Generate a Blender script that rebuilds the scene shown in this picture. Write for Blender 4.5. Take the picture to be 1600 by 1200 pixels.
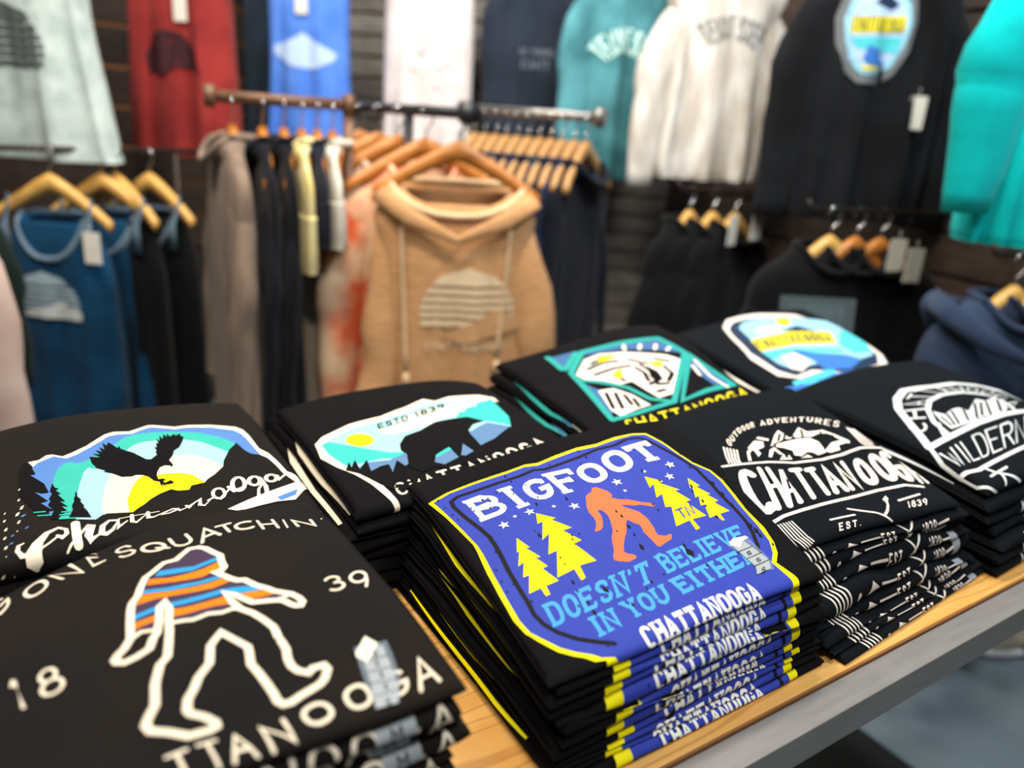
import bpy, bmesh, math, random
from mathutils import Vector, Matrix
from mathutils.geometry import tessellate_polygon

# ---------------------------------------------------------------- scene, camera, light
for o in list(bpy.data.objects):
    bpy.data.objects.remove(o)
scene = bpy.context.scene
C = scene.collection
ZT = 0.86                                   # table top height (m)
AZ = math.radians(56.0)                     # direction the camera looks, from +X (the table's front edge)
PITCH, ROLL = math.atan(410/1200), math.radians(4.0)
FWD = Vector((math.cos(AZ), math.sin(AZ), 0)); RGT = Vector((math.sin(AZ), -math.cos(AZ), 0)); UP = Vector((0, 0, 1))
def make_camera():
    fw = FWD*math.cos(PITCH)-UP*math.sin(PITCH); u = UP*math.cos(PITCH)+FWD*math.sin(PITCH)
    r2 = RGT*math.cos(ROLL)+u*math.sin(ROLL); u2 = u*math.cos(ROLL)-RGT*math.sin(ROLL)
    cd = bpy.data.cameras.new('camera'); cam = bpy.data.objects.new('camera', cd); C.objects.link(cam)
    m = Matrix((r2, u2, -fw)).transposed().to_4x4(); m.translation = Vector((0, 0, 1.32)); cam.matrix_world = m
    cd.sensor_width = 36.0; cd.lens = 27.0; cd.clip_start = 0.02
    cd.dof.use_dof = True; cd.dof.focus_distance = 0.72; cd.dof.aperture_fstop = 2.5
    scene.camera = cam
make_camera()
def shop(r, f, z=0.0):
    """shop axes: r along the back wall to the right, f away from the shopper"""
    p = RGT*r+FWD*f; return (p.x, p.y, z)
SHOP_ROT = AZ-math.pi/2

w = bpy.data.worlds.new('World'); scene.world = w; w.use_nodes = True
w.node_tree.nodes['Background'].inputs[0].default_value = (0.92, 0.96, 1.0, 1)
w.node_tree.nodes['Background'].inputs[1].default_value = 0.12
def lamp(name, loc, target, power, size, col, spot=None):
    d = bpy.data.lights.new(name, 'AREA' if spot is None else 'SPOT'); d.energy = power; d.color = col
    if spot is None: d.shape = 'DISK'; d.size = size
    else: d.spot_size = math.radians(spot); d.spot_blend = 0.6; d.shadow_soft_size = size
    o = bpy.data.objects.new(name, d); C.objects.link(o); o.location = loc
    o.rotation_euler = (Vector(target)-Vector(loc)).to_track_quat('-Z', 'Y').to_euler(); return o
WARM, NEUT, COOL = (1.0, 0.86, 0.68), (1.0, 0.95, 0.88), (0.86, 0.94, 1.0)
lamp('ceiling_lamp', (-0.15, -0.55, 2.95), (0.35, 0.55, 0.9), 20, 0.22, NEUT)
lamp('ceiling_lamp', (0.9, -0.5, 2.95), (0.85, 0.6, 0.9), 12, 0.25, COOL)
lamp('ceiling_lamp', (-0.6, 0.9, 2.95), (0.0, 0.7, 0.9), 8, 0.25, WARM)
for r, f, p, c_ in ((-1.3, 1.3, 30, NEUT), (-0.35, 1.0, 36, WARM), (0.45, 1.6, 22, NEUT), (-0.5, 2.3, 24, NEUT), (1.0, 0.9, 30, COOL), (0.2, 2.5, 18, NEUT)):
    lamp('ceiling_lamp', shop(r, f, 2.95), shop(r*1.05, f+1.0, 1.2), p, 0.3, c_)
vs = scene.view_settings; vs.view_transform = 'Standard'; vs.look = 'None'; vs.exposure = -0.22; vs.gamma = 1.0; vs.use_curve_mapping = False

# ---------------------------------------------------------------- materials
MATS = {}
def srgb(h):
    v = [int(h[i:i+2], 16)/255 for i in (0, 2, 4)]
    return tuple(x/12.92 if x <= 0.04045 else ((x+0.055)/1.055)**2.4 for x in v)+(1.0,)
def mat(name, hexcol, rough=0.6, metal=0.0, var=0.0, scale=30.0, bump=0.0, bscale=400.0, sheen=0.0, spec=0.5, hex2=None, stretch=None, trans=0.0, alpha=None):
    if name in MATS: return MATS[name]
    m = bpy.data.materials.new(name); m.use_nodes = True; nt = m.node_tree; b = nt.nodes['Principled BSDF']
    col = srgb(hexcol)
    b.inputs['Base Color'].default_value = col; b.inputs['Roughness'].default_value = rough; b.inputs['Metallic'].default_value = metal
    b.inputs['Specular IOR Level'].default_value = spec
    if sheen: b.inputs['Sheen Weight'].default_value = sheen; b.inputs['Sheen Roughness'].default_value = 0.5
    if trans: b.inputs['Transmission Weight'].default_value = trans
    if alpha is not None: b.inputs['Alpha'].default_value = alpha
    tc = nt.nodes.new('ShaderNodeTexCoord'); co = tc.outputs['Object']
    if stretch:
        mp = nt.nodes.new('ShaderNodeMapping'); mp.inputs['Scale'].default_value = stretch; nt.links.new(co, mp.inputs[0]); co = mp.outputs[0]
    n = nt.nodes.new('ShaderNodeTexNoise'); n.inputs['Scale'].default_value = scale; n.inputs['Detail'].default_value = 5; nt.links.new(co, n.inputs['Vector'])
    if var or hex2:
        mx = nt.nodes.new('ShaderNodeMix'); mx.data_type = 'RGBA'
        c2 = srgb(hex2) if hex2 else tuple(max(0, c*(1-var)) for c in col[:3])+(1,)
        rp = nt.nodes.new('ShaderNodeValToRGB'); rp.color_ramp.elements[0].position = 0.38; rp.color_ramp.elements[1].position = 0.62
        nt.links.new(n.outputs['Fac'], rp.inputs[0]); nt.links.new(rp.outputs[0], mx.inputs['Factor'])
        mx.inputs['A'].default_value = c2; mx.inputs['B'].default_value = col; nt.links.new(mx.outputs['Result'], b.inputs['Base Color'])
    if bump:
        n2 = nt.nodes.new('ShaderNodeTexNoise'); n2.inputs['Scale'].default_value = bscale; n2.inputs['Detail'].default_value = 3
        nt.links.new(tc.outputs['Object'], n2.inputs['Vector'])
        bp = nt.nodes.new('ShaderNodeBump'); bp.inputs['Strength'].default_value = bump; bp.inputs['Distance'].default_value = 0.001
        nt.links.new(n2.outputs['Fac'], bp.inputs['Height']); nt.links.new(bp.outputs[0], b.inputs['Normal'])
    MATS[name] = m; return m
def fabric(name, hexcol, hex2=None, scale=9.0, var=0.12, sheen=0.06, stretch=None):
    return mat(name, hexcol, rough=0.95, var=var, scale=scale, bump=0.35, bscale=900, sheen=sheen, spec=0.1, hex2=hex2, stretch=stretch)
CLOTH = mat('black_cotton', '121113', rough=0.95, var=0.1, scale=14, bump=0.5, bscale=1400, spec=0.12)
CLOTH_WARM_LIT = mat('black_cotton_warm_lit', '1b1a1a', rough=0.95, var=0.12, scale=9, bump=0.5, bscale=1400, spec=0.12, hex2='221d19')  # brownish tone is the warm light on the left piles, painted into black cotton
CLOTH_COOL_LIT = mat('black_cotton_cool_lit', '0f1318', rough=0.95, var=0.1, scale=14, bump=0.5, bscale=1400, spec=0.14)  # black cotton tinted blue to carry the cooler light on the right
INK = {'yellow': 'fff000', 'blue': '3242aa', 'ink': '08080c', 'white': 'fffdf2', 'cyan': '4aa2e6', 'coral': 'fb7346', 'cream': 'faecd2', 'purple': '43344f', 'sky': '2a9fe0', 'orange': 'ff8400',
 'e_blue': '5583c8', 'e_teal': '38b8a8', 'e_light': 'a2dcd8', 'cream2': 'fbe9c8', 'e_sun': 'ffd400', 'b_teal': '3cc2bb', 'b_slate': '5f84ad', 'm_blue': '3f6a9a', 'm_teal': '2aa39a', 'm_yellow': 'f2e02a', 'paper': 'f2e6da', 'paper2': 'dfe2e2',
 'd_navy': '22344f', 'd_ice': '98cfe6', 'd_blue': '3f78c8', 'd_cyan': '54cbd4', 'label': 'a9b0b5', 'tagpaper': 'fbf3dd', 'print_grey': 'b9ae9a'}
def ink(n):
    if n == 'cloth': return CLOTH
    if n == 'film': return mat('clear_film', 'a9bccb', rough=0.15, alpha=0.35)
    return mat('print_'+n, INK[n], rough=0.62 if n not in ('label', 'tagpaper') else 0.4, var=0.05, scale=60, bump=0.15, bscale=1500, spec=0.2)

# ---------------------------------------------------------------- mesh helpers
def link(name, me, m=None, parent=None, smooth=True):
    o = bpy.data.objects.new(name, me); C.objects.link(o)
    if m is not None:
        for x in (m if isinstance(m, (list, tuple)) else [m]): me.materials.append(x)
    if smooth and len(me.polygons): me.polygons.foreach_set('use_smooth', [True]*len(me.polygons))
    if parent: o.parent = parent
    return o
def pydata(name, v, f, m=None, parent=None, smooth=True):
    me = bpy.data.meshes.new(name); me.from_pydata([tuple(p) for p in v], [], f); me.update()
    return link(name, me, m, parent, smooth)
def tag(o, label, cat, group=None):
    o['label'] = label; o['category'] = cat
    if group: o['group'] = group
    return o
def empty(name, loc, rz=0.0, label=None, cat=None, group=None):
    o = bpy.data.objects.new(name, None); C.objects.link(o); o.location = loc; o.rotation_euler = (0, 0, rz); o.empty_display_size = 0.05
    if label: tag(o, label, cat, group)
    return o
def bm_obj(name, bm, m, parent=None, smooth=False):
    me = bpy.data.meshes.new(name); bm.normal_update(); bm.to_mesh(me); bm.free(); return link(name, me, m, parent, smooth)
def box_bm(bm, x0, x1, y0, y1, z0, z1, bev=0.0):
    r = bmesh.ops.create_cube(bm, size=1.0); vv = r['verts']
    for v in vv: v.co = Vector(((x0+x1)/2+v.co.x*(x1-x0), (y0+y1)/2+v.co.y*(y1-y0), (z0+z1)/2+v.co.z*(z1-z0)))
    if bev: bmesh.ops.bevel(bm, geom=list({e for v in vv for e in v.link_edges}), offset=bev, segments=2, affect='EDGES', profile=0.5)
def box(name, x0, x1, y0, y1, z0, z1, m, parent=None, bev=0.0):
    bm = bmesh.new(); box_bm(bm, x0, x1, y0, y1, z0, z1, bev); return bm_obj(name, bm, m, parent)
def tube(path, radii, n=10, flat=1.0, caps=True):
    """verts, faces of a tube along a path; flat squeezes the section front to back"""
    v, f = [], []; P = [Vector(p) for p in path]
    for i, p in enumerate(P):
        t = (P[min(i+1, len(P)-1)]-P[max(i-1, 0)]).normalized()
        a = Vector((0, 1, 0)) if abs(t.y) < 0.9 else Vector((1, 0, 0))
        s = t.cross(a).normalized(); b = s.cross(t).normalized(); r = radii[i] if isinstance(radii, (list, tuple)) else radii
        for k in range(n):
            an = 2*math.pi*k/n; v.append(p+s*(r*math.cos(an))+b*(r*flat*math.sin(an)))
    for i in range(len(P)-1):
        for k in range(n): f.append((i*n+k, i*n+(k+1) % n, (i+1)*n+(k+1) % n, (i+1)*n+k))
    if caps: f.append(tuple(range(n-1, -1, -1))); f.append(tuple((len(P)-1)*n+k for k in range(n)))
    return v, f
def add(vf, wf):
    v, f = vf; n = len(v); v.extend(wf[0]); f.extend(tuple(i+n for i in q) for q in wf[1]); return vf

# ---------------------------------------------------------------- lettering and flat art
def arc(cx, cy, rx, ry, a0, a1, n=9, e=1.0):
    out = []
    for i in range(n+1):
        a = math.radians(a0+(a1-a0)*i/n); c, s = math.cos(a), math.sin(a)
        out.append((cx+rx*math.copysign(abs(c)**e, c), cy+ry*math.copysign(abs(s)**e, s)))
    return out
SS = [(.95,.78),(.78,.96),(.5,1),(.2,.95),(.04,.77),(.18,.59),(.5,.51),(.82,.42),(.97,.23),(.8,.05),(.5,0),(.2,.04),(.03,.2)]
GL = {
 'A': [[(0,0),(.5,1),(1,0)],[(.2,.33),(.8,.33)]], 'B': [[(0,0),(0,1)],[(0,1),(.55,1)]+arc(.55,.76,.38,.24,90,-90)+[(0,.52)],[(0,.52),(.6,.52)]+arc(.6,.26,.4,.26,90,-90)+[(0,0)]],
 'C': [arc(.5,.5,.5,.5,48,312,14,.85)], 'D': [[(0,0),(0,1)],[(0,1),(.5,1)]+arc(.5,.5,.5,.5,90,-90,12,.85)+[(0,0)]], 'E': [[(1,1),(0,1),(0,0),(1,0)],[(0,.52),(.75,.52)]],
 'F': [[(1,1),(0,1),(0,0)],[(0,.52),(.7,.52)]], 'G': [arc(.5,.5,.5,.5,45,345,14,.85)+[(1,.46),(.56,.46)]], 'H': [[(0,0),(0,1)],[(1,0),(1,1)],[(0,.5),(1,.5)]], 'I': [[(.5,0),(.5,1)]],
 'L': [[(0,1),(0,0),(1,0)]], 'M': [[(0,0),(0,1),(.5,.3),(1,1),(1,0)]], 'N': [[(0,0),(0,1),(1,0),(1,1)]], 'O': [arc(.5,.5,.5,.5,0,360,22,.85)], 'P': [[(0,0),(0,1),(.6,1)]+arc(.6,.74,.4,.26,90,-90)+[(0,.48)]],
 'Q': [arc(.5,.5,.5,.5,0,360,22),[(.6,.3),(1,0)]], 'R': [[(0,0),(0,1),(.6,1)]+arc(.6,.75,.38,.25,90,-90)+[(0,.5)],[(.5,.5),(1,0)]], 'S': [SS], 'T': [[(0,1),(1,1)],[(.5,1),(.5,0)]], 'U': [[(0,1),(0,.4)]+arc(.5,.4,.5,.4,180,360,10)+[(1,1)]],
 'V': [[(0,1),(.5,0),(1,1)]], 'W': [[(0,1),(.27,0),(.5,.8),(.73,0),(1,1)]], 'Y': [[(0,1),(.5,.5),(1,1)],[(.5,.5),(.5,0)]], 'K': [[(0,0),(0,1)],[(1,1),(0,.45)],[(.3,.6),(1,0)]], 'X': [[(0,0),(1,1)],[(0,1),(1,0)]],
 '1': [[(.2,.8),(.6,1),(.6,0)]], '2': [arc(.5,.72,.45,.28,170,-20,8)+[(.05,0),(1,0)]], '3': [arc(.42,.76,.45,.24,150,-85,9),arc(.42,.27,.5,.27,85,-150,9)], '8': [arc(.5,.76,.4,.24,0,360,16),arc(.5,.27,.5,.27,0,360,16)], '9': [arc(.5,.68,.5,.32,0,360,16),[(1,.68),(.85,.3),(.6,0)]],
 '.': [[(.4,.03),(.6,.03)]], "'": [[(.5,1),(.4,.72)]], '$': [SS,[(.5,1.1),(.5,-.1)]]}
SERIF = {'B': [(0,0),(0,1)], 'I': [(.5,0),(.5,1)], 'F': [(0,0),(0,1)], 'D': [(0,0),(0,1)], 'E': [(0,0),(0,1)], 'N': [(0,0),(0,1),(1,1)], 'T': [(.5,0)], 'L': [(0,1)], 'V': [(0,1),(1,1)], 'Y': [(0,1),(1,1),(.5,0)], 'U': [(0,1),(1,1)], 'H': [(0,0),(0,1),(1,0),(1,1)], 'R': [(0,0),(0,1),(1,0)], 'A': [(0,0),(1,0)]}
SPUR = {'T': [((0,1),(0,.76)),((1,1),(1,.76))], 'E': [((1,1),(1,.8)),((1,0),(1,.22)),((.72,.66),(.72,.38))], 'F': [((1,1),(1,.76)),((.68,.66),(.68,.38))], 'G': [((.93,.95),(.93,.7))], 'L': [((1,0),(1,.24))], 'S': [((.9,.95),(.9,.7)),((.1,.05),(.1,.3))], 'C': [((.93,.95),(.93,.7))]}
class Flat:
    """flat artwork: coloured polygons on numbered layers, later laid onto a curved surface"""
    def __init__(self): self.v, self.f, self.m, self.cols = [], [], [], []
    def ci(self, col):
        if col not in self.cols: self.cols.append(col)
        return self.cols.index(col)
    def poly(self, col, lay, pts):
        tris = tessellate_polygon([[Vector((p[0], p[1], 0)) for p in pts]]); n = len(self.v); k = self.ci(col)
        self.v.extend((p[0], p[1], lay) for p in pts)
        for t in tris: self.f.append(tuple(n+i for i in t)); self.m.append(k)
    def ribbon(self, col, lay, pts, wid, closed=False, cap=False):
        n = len(pts)
        if n < 2: return
        W = wid if isinstance(wid, (list, tuple)) else [wid]*n
        L, R = [], []
        for i in range(n):
            a = pts[(i-1) % n] if (closed or i > 0) else None; b = pts[(i+1) % n] if (closed or i < n-1) else None; p = pts[i]
            def nrm(q0, q1):
                dx, dy = q1[0]-q0[0], q1[1]-q0[1]; d = math.hypot(dx, dy) or 1e-9; return (-dy/d, dx/d)
            if a is None: nx, ny = nrm(p, b); s = 1
            elif b is None: nx, ny = nrm(a, p); s = 1
            else:
                n1, n2 = nrm(a, p), nrm(p, b); nx, ny = n1[0]+n2[0], n1[1]+n2[1]; d = math.hypot(nx, ny)
                if d < 0.3: nx, ny = n1; s = 1
                else: nx, ny = nx/d, ny/d; s = min(1.8, 2/d)
            h = W[i]/2*s; L.append((p[0]+nx*h, p[1]+ny*h)); R.append((p[0]-nx*h, p[1]-ny*h))
        k = self.ci(col); b0 = len(self.v)
        for l, r in zip(L, R): self.v.append((l[0], l[1], lay)); self.v.append((r[0], r[1], lay))
        for i in range(n if closed else n-1):
            j = (i+1) % n; self.f.append((b0+2*i, b0+2*i+1, b0+2*j+1, b0+2*j)); self.m.append(k)
        if cap and not closed:
            for i in (0, n-1): self.poly(col, lay, [(pts[i][0]+W[i]/2*math.cos(t*math.pi/4), pts[i][1]+W[i]/2*math.sin(t*math.pi/4)) for t in range(8)])
    def glyph(self, col, lay, font, ch, q, wt):
        if ch not in GL: return
        tl, tr, br, bl = q
        w = (math.dist(tl, tr)+math.dist(bl, br))/2; h = (math.dist(tl, bl)+math.dist(tr, br))/2
        t = wt*min(w*(2.0 if ch in "I'1." else 1.0), h); ax = t/2; sx, sy = max(w-t, w*0.25), max(h-t, h*0.25); ax = (w-sx)/2; ay = (h-sy)/2
        sub = Flat()
        for s in GL[ch]:
            cl = len(s) > 8 and math.dist(s[0], s[-1]) < 1e-6
            pts = [(ax+x*sx, ay+y*sy) for x, y in (s[:-1] if cl else s)]
            sub.ribbon(col, lay, pts, t, cl, cap=(font == 'sans' and not cl))
        if font == 'slab':
            for x, y in SERIF.get(ch, []):
                cx, cy = ax+x*sx, (t*0.33 if y == 0 else h-t*0.33); hl = min(t*0.95, w*0.5)
                sub.ribbon(col, lay, [(max(-t*0.25, cx-hl), cy), (min(w+t*0.25, cx+hl), cy)], t*0.66)
            for a, b in SPUR.get(ch, []): sub.ribbon(col, lay, [(ax+a[0]*sx, ay+a[1]*sy+(t*0.5 if a[1] == 1 else 0)), (ax+b[0]*sx, ay+b[1]*sy)], t*0.7)
        k = self.ci(col); n = len(self.v)
        for x, y, l in sub.v:
            a, b = x/w, y/h
            self.v.append(((bl[0]*(1-a)+br[0]*a)*(1-b)+(tl[0]*(1-a)+tr[0]*a)*b, (bl[1]*(1-a)+br[1]*a)*(1-b)+(tl[1]*(1-a)+tr[1]*a)*b, l))
        for f in sub.f: self.f.append(tuple(n+i for i in f)); self.m.append(k)
    def text(self, col, lay, font, s, x0, x1, y0, y1, wt=0.25, gap=0.18):
        wd = {'I': .55, "'": .35, ' ': .5, '.': .4, '1': .6}; tot = sum(wd.get(c, 1) for c in s)+gap*(len(s)-1); x = 0
        for c in s:
            a = x0+(x1-x0)*x/tot; b = x0+(x1-x0)*(x+wd.get(c, 1))/tot
            if c != ' ': self.glyph(col, lay, font, c, [(a, y1), (b, y1), (b, y0), (a, y0)], wt)
            x += wd.get(c, 1)+gap
    def arch(self, col, lay, s, cx, cy, R, h, a0, a1, wt=0.25):
        n = len(s)
        for i, ch in enumerate(s):
            A, B = math.radians(a0+(a1-a0)*(i+.08)/n), math.radians(a0+(a1-a0)*(i+.92)/n)
            p = lambda r, a: (cx+r*math.cos(a), cy+r*math.sin(a))
            if ch != ' ': self.glyph(col, lay, 'sans', ch, [p(R+h, A), p(R+h, B), p(R, B), p(R, A)], wt)
    def load(self, els):
        for e in els:
            if e[0] == 'P': self.poly(e[1], e[2], [(e[3][i]/1e4, e[3][i+1]/1e4) for i in range(0, len(e[3]), 2)])
            elif e[0] == 'L': self.ribbon(e[1], e[2], [(e[4][i]/1e4, e[4][i+1]/1e4) for i in range(0, len(e[4]), 2)], e[3]/1e4, bool(e[5]), True)
            elif e[0] == 'V': self.ribbon(e[1], e[2], [(e[4][i]/1e4, e[4][i+1]/1e4) for i in range(0, len(e[4]), 2)], [x/1e4 for x in e[3]], False, True)
            elif e[0] == 'S':
                cx, cy, r = e[4][0]/1e4, e[4][1]/1e4, e[3]/1e4
                self.poly(e[1], e[2], [(cx+(r if i % 2 == 0 else r*.4)*math.sin(i*math.pi/5), cy+(r if i % 2 == 0 else r*.4)*math.cos(i*math.pi/5)) for i in range(10)])
            elif e[0] == 'G': self.glyph(e[1], e[2], e[3], e[4], [(e[5][i]/1e4, e[5][i+1]/1e4) for i in range(0, 8, 2)], e[6])
        return self
    def cut(self, us, vs_):
        bm = bmesh.new(); bv = [bm.verts.new(p) for p in self.v]
        for f, m in zip(self.f, self.m):
            if len(set(f)) < 3: continue
            try: q = bm.faces.new([bv[i] for i in f]); q.material_index = m
            except ValueError: pass
        for ax, cuts in ((0, us), (1, vs_)):
            for c in cuts:
                co = (c, 0, 0) if ax == 0 else (0, c, 0); no = (1, 0, 0) if ax == 0 else (0, 1, 0)
                bmesh.ops.bisect_plane(bm, geom=bm.verts[:]+bm.edges[:]+bm.faces[:], dist=1e-6, plane_co=co, plane_no=no)
        bm.verts.index_update()
        self.v = [tuple(v.co) for v in bm.verts]; self.f = [tuple(v.index for v in f.verts) for f in bm.faces]; self.m = [f.material_index for f in bm.faces]; bm.free()
        return self
    def lay_on(self, name, fn, parent, step=0.00012, base=0.0003, flip=None):
        """fn(u, v, offset) -> point"""
        me = bpy.data.meshes.new(name); vv = [fn(x, y, base+step*l) for x, y, l in self.v]
        me.from_pydata(vv, [], self.f); me.polygons.foreach_set('material_index', self.m); me.update()
        return link(name, me, [ink(c) for c in self.cols], parent)

# ---------------------------------------------------------------- the room
def structure(o): o['kind'] = 'structure'; return o
FLOOR = mat('floor_vinyl', '7b8b93', rough=0.5, scale=3, hex2='728188')
v = [shop(-4, -2.5, 0), shop(4, -2.5, 0), shop(4, 5, 0), shop(-4, 5, 0)]
structure(pydata('floor', v+[(x, y, -0.05) for x, y, z in v], [(0, 1, 2, 3), (7, 6, 5, 4), (0, 4, 5, 1), (1, 5, 6, 2), (2, 6, 7, 3), (3, 7, 4, 0)], FLOOR, None, False))
CEIL = mat('ceiling_paint', '8d8b88', rough=0.9, var=0.05)
structure(pydata('ceiling', [(x, y, 3.2) for x, y, z in v]+[(x, y, 3.3) for x, y, z in v], [(3, 2, 1, 0), (4, 5, 6, 7), (0, 1, 5, 4), (1, 2, 6, 5), (2, 3, 7, 6), (3, 0, 4, 7)], CEIL, None, False))
BROWN = mat('dark_barn_board', '3a2c22', rough=0.75, hex2='241b16', scale=5, stretch=(2, 2, 30), bump=0.6, bscale=60)
BROWN2 = mat('umber_barn_board', '46352a', rough=0.75, hex2='2c211a', scale=5, stretch=(2, 2, 30), bump=0.6, bscale=60)
GREY1 = mat('weathered_board', '6f6a64', rough=0.85, hex2='4d4843', scale=4, stretch=(2, 2, 34), bump=0.7, bscale=60)
GREY2 = mat('pale_weathered_board', '8a8780', rough=0.85, hex2='5f5b55', scale=4, stretch=(2, 2, 34), bump=0.7, bscale=60)
COPPER = mat('copper_slot', 'd08c4c', rough=0.35, metal=0.3)
def wall(name, r0, f0, r1, f1, pitch, mats, strips, seed):
    """a plank wall standing between two shop points; every plank its own piece"""
    rn = random.Random(seed); a, b = Vector(shop(r0, f0)), Vector(shop(r1, f1)); d = b-a; ln = d.length; rz = math.atan2(d.y, d.x)
    back = box(name, 0, ln, 0.0, 0.08, 0, 3.2, mats[0]); back.location = a; back.rotation_euler = (0, 0, rz); structure(back)
    z, i = 0.02, 0
    while z < 3.15:
        x = 0.0; first = True
        while x < ln-0.02:
            L = min(ln-x, rn.uniform(0.7, 1.5)); 
            p = box('plank', x+0.002, x+L-0.002, -0.022-rn.uniform(0, .006), 0.0, z, z+pitch-0.012, rn.choice(mats), back, 0.002); x += L
        if strips and 0.6 < z < 2.4: box('slot_strip', 0, ln, -0.014, -0.002, z+pitch-0.012, z+pitch, COPPER, back)
        z += pitch; i += 1
    return back
wall('wall_back', -1.25, 3.62, 0.66, 3.62, 0.085, [GREY1, GREY2, GREY1], False, 1)
wall('wall_left', -2.35, 1.40, -1.25, 3.62, 0.14, [BROWN, BROWN2], True, 2)
wall('wall_right', 0.66, 3.62, 1.80, 1.15, 0.12, [BROWN, BROWN2], False, 3)

# ---------------------------------------------------------------- the display table
WOOD = mat('maple_top', 'efb868', rough=0.38, hex2='e4a857', scale=3.0, stretch=(1.2, 14, 14), spec=0.45)
def wood_grain(m):
    nt = m.node_tree; b = nt.nodes['Principled BSDF']; tc = nt.nodes.new('ShaderNodeTexCoord'); mp = nt.nodes.new('ShaderNodeMapping'); mp.inputs['Scale'].default_value = (1.0, 9.0, 9.0)
    wv = nt.nodes.new('ShaderNodeTexWave'); wv.wave_type = 'BANDS'; wv.bands_direction = 'Y'; wv.inputs['Scale'].default_value = 2.4; wv.inputs['Distortion'].default_value = 14; wv.inputs['Detail'].default_value = 3; wv.inputs['Detail Scale'].default_value = 0.9
    nt.links.new(tc.outputs['Object'], mp.inputs[0]); nt.links.new(mp.outputs[0], wv.inputs['Vector'])
    rp = nt.nodes.new('ShaderNodeValToRGB'); rp.color_ramp.elements[0].position = 0.0; rp.color_ramp.elements[0].color = (1, 1, 1, 1); rp.color_ramp.elements[1].position = 0.13; rp.color_ramp.elements[1].color = (0, 0, 0, 1)
    nt.links.new(wv.outputs['Fac'], rp.inputs[0])
    mx = nt.nodes.new('ShaderNodeMix'); mx.data_type = 'RGBA'; old = b.inputs['Base Color'].links[0].from_socket
    ml = nt.nodes.new('ShaderNodeMath'); ml.operation = 'MULTIPLY'; ml.inputs[1].default_value = 0.55; nt.links.new(rp.outputs[0], ml.inputs[0])
    nt.links.new(ml.outputs[0], mx.inputs['Factor']); nt.links.new(old, mx.inputs['A']); mx.inputs['B'].default_value = srgb('b07338'); nt.links.new(mx.outputs['Result'], b.inputs['Base Color'])
wood_grain(WOOD)
EDGE = mat('maple_edge', '9a6632', rough=0.45, var=0.2, scale=6, stretch=(2, 20, 20))
STEEL = mat('brushed_grey_metal', '9a9694', rough=0.42, metal=0.35, var=0.12, scale=5, stretch=(3, 30, 30))
STEEL2 = mat('grey_metal_front', '7b7573', rough=0.45, metal=0.35, var=0.1, scale=5, stretch=(3, 30, 30))
tb = empty('display_table', (0.5, 0.65, 0), 0, 'maple-topped display table with a grey metal frame carrying the folded shirts', 'table')
X0, X1, Y0, Y1 = -0.75-0.5, 1.42-0.5, 0.311-0.65, 0.985-0.65
SEAM = 0.945-0.5
for a, b, nm in ((X0, SEAM-0.0004, 0), (SEAM+0.0004, X1, 1)):
    o = box('board', a, b, Y0, Y1, ZT-0.02, ZT, WOOD, tb, 0.0008)
box('edge_band', X0, X1, Y0-0.002, Y0, ZT-0.0195, ZT-0.0008, EDGE, tb)
for a, b, c_, d in ((X0-0.03, X1+0.03, Y0-0.031, Y0-0.0025), (X0-0.03, X1+0.03, Y1+0.001, Y1+0.03), (X0-0.03, X0-0.001, Y0-0.0025, Y1+0.001), (X1+0.001, X1+0.03, Y0-0.0025, Y1+0.001)):
    box('frame_rail', a, b, c_, d, ZT-0.038, ZT-0.0035, STEEL, tb, 0.0012)
for lx, ly in ((X0+0.1, Y0+0.12), (0.15, Y0+0.2), (X0+0.1, Y1-0.12), (0.3, Y1-0.12)):
    box('leg', lx-0.03, lx+0.03, ly-0.03, ly+0.03, 0.012, ZT-0.02, STEEL2, tb, 0.003)
    box('foot_plate', lx-0.09, lx+0.09, ly-0.09, ly+0.09, 0, 0.012, mat('black_steel', '141414', rough=0.5), tb, 0.002)

# ---- folded shirt geometry (shared) ----
def bern(s):
    q = 1.0 - s
    return (q*q*q, 3*q*q*s, 3*q*s*s, s*s*s)

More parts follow.
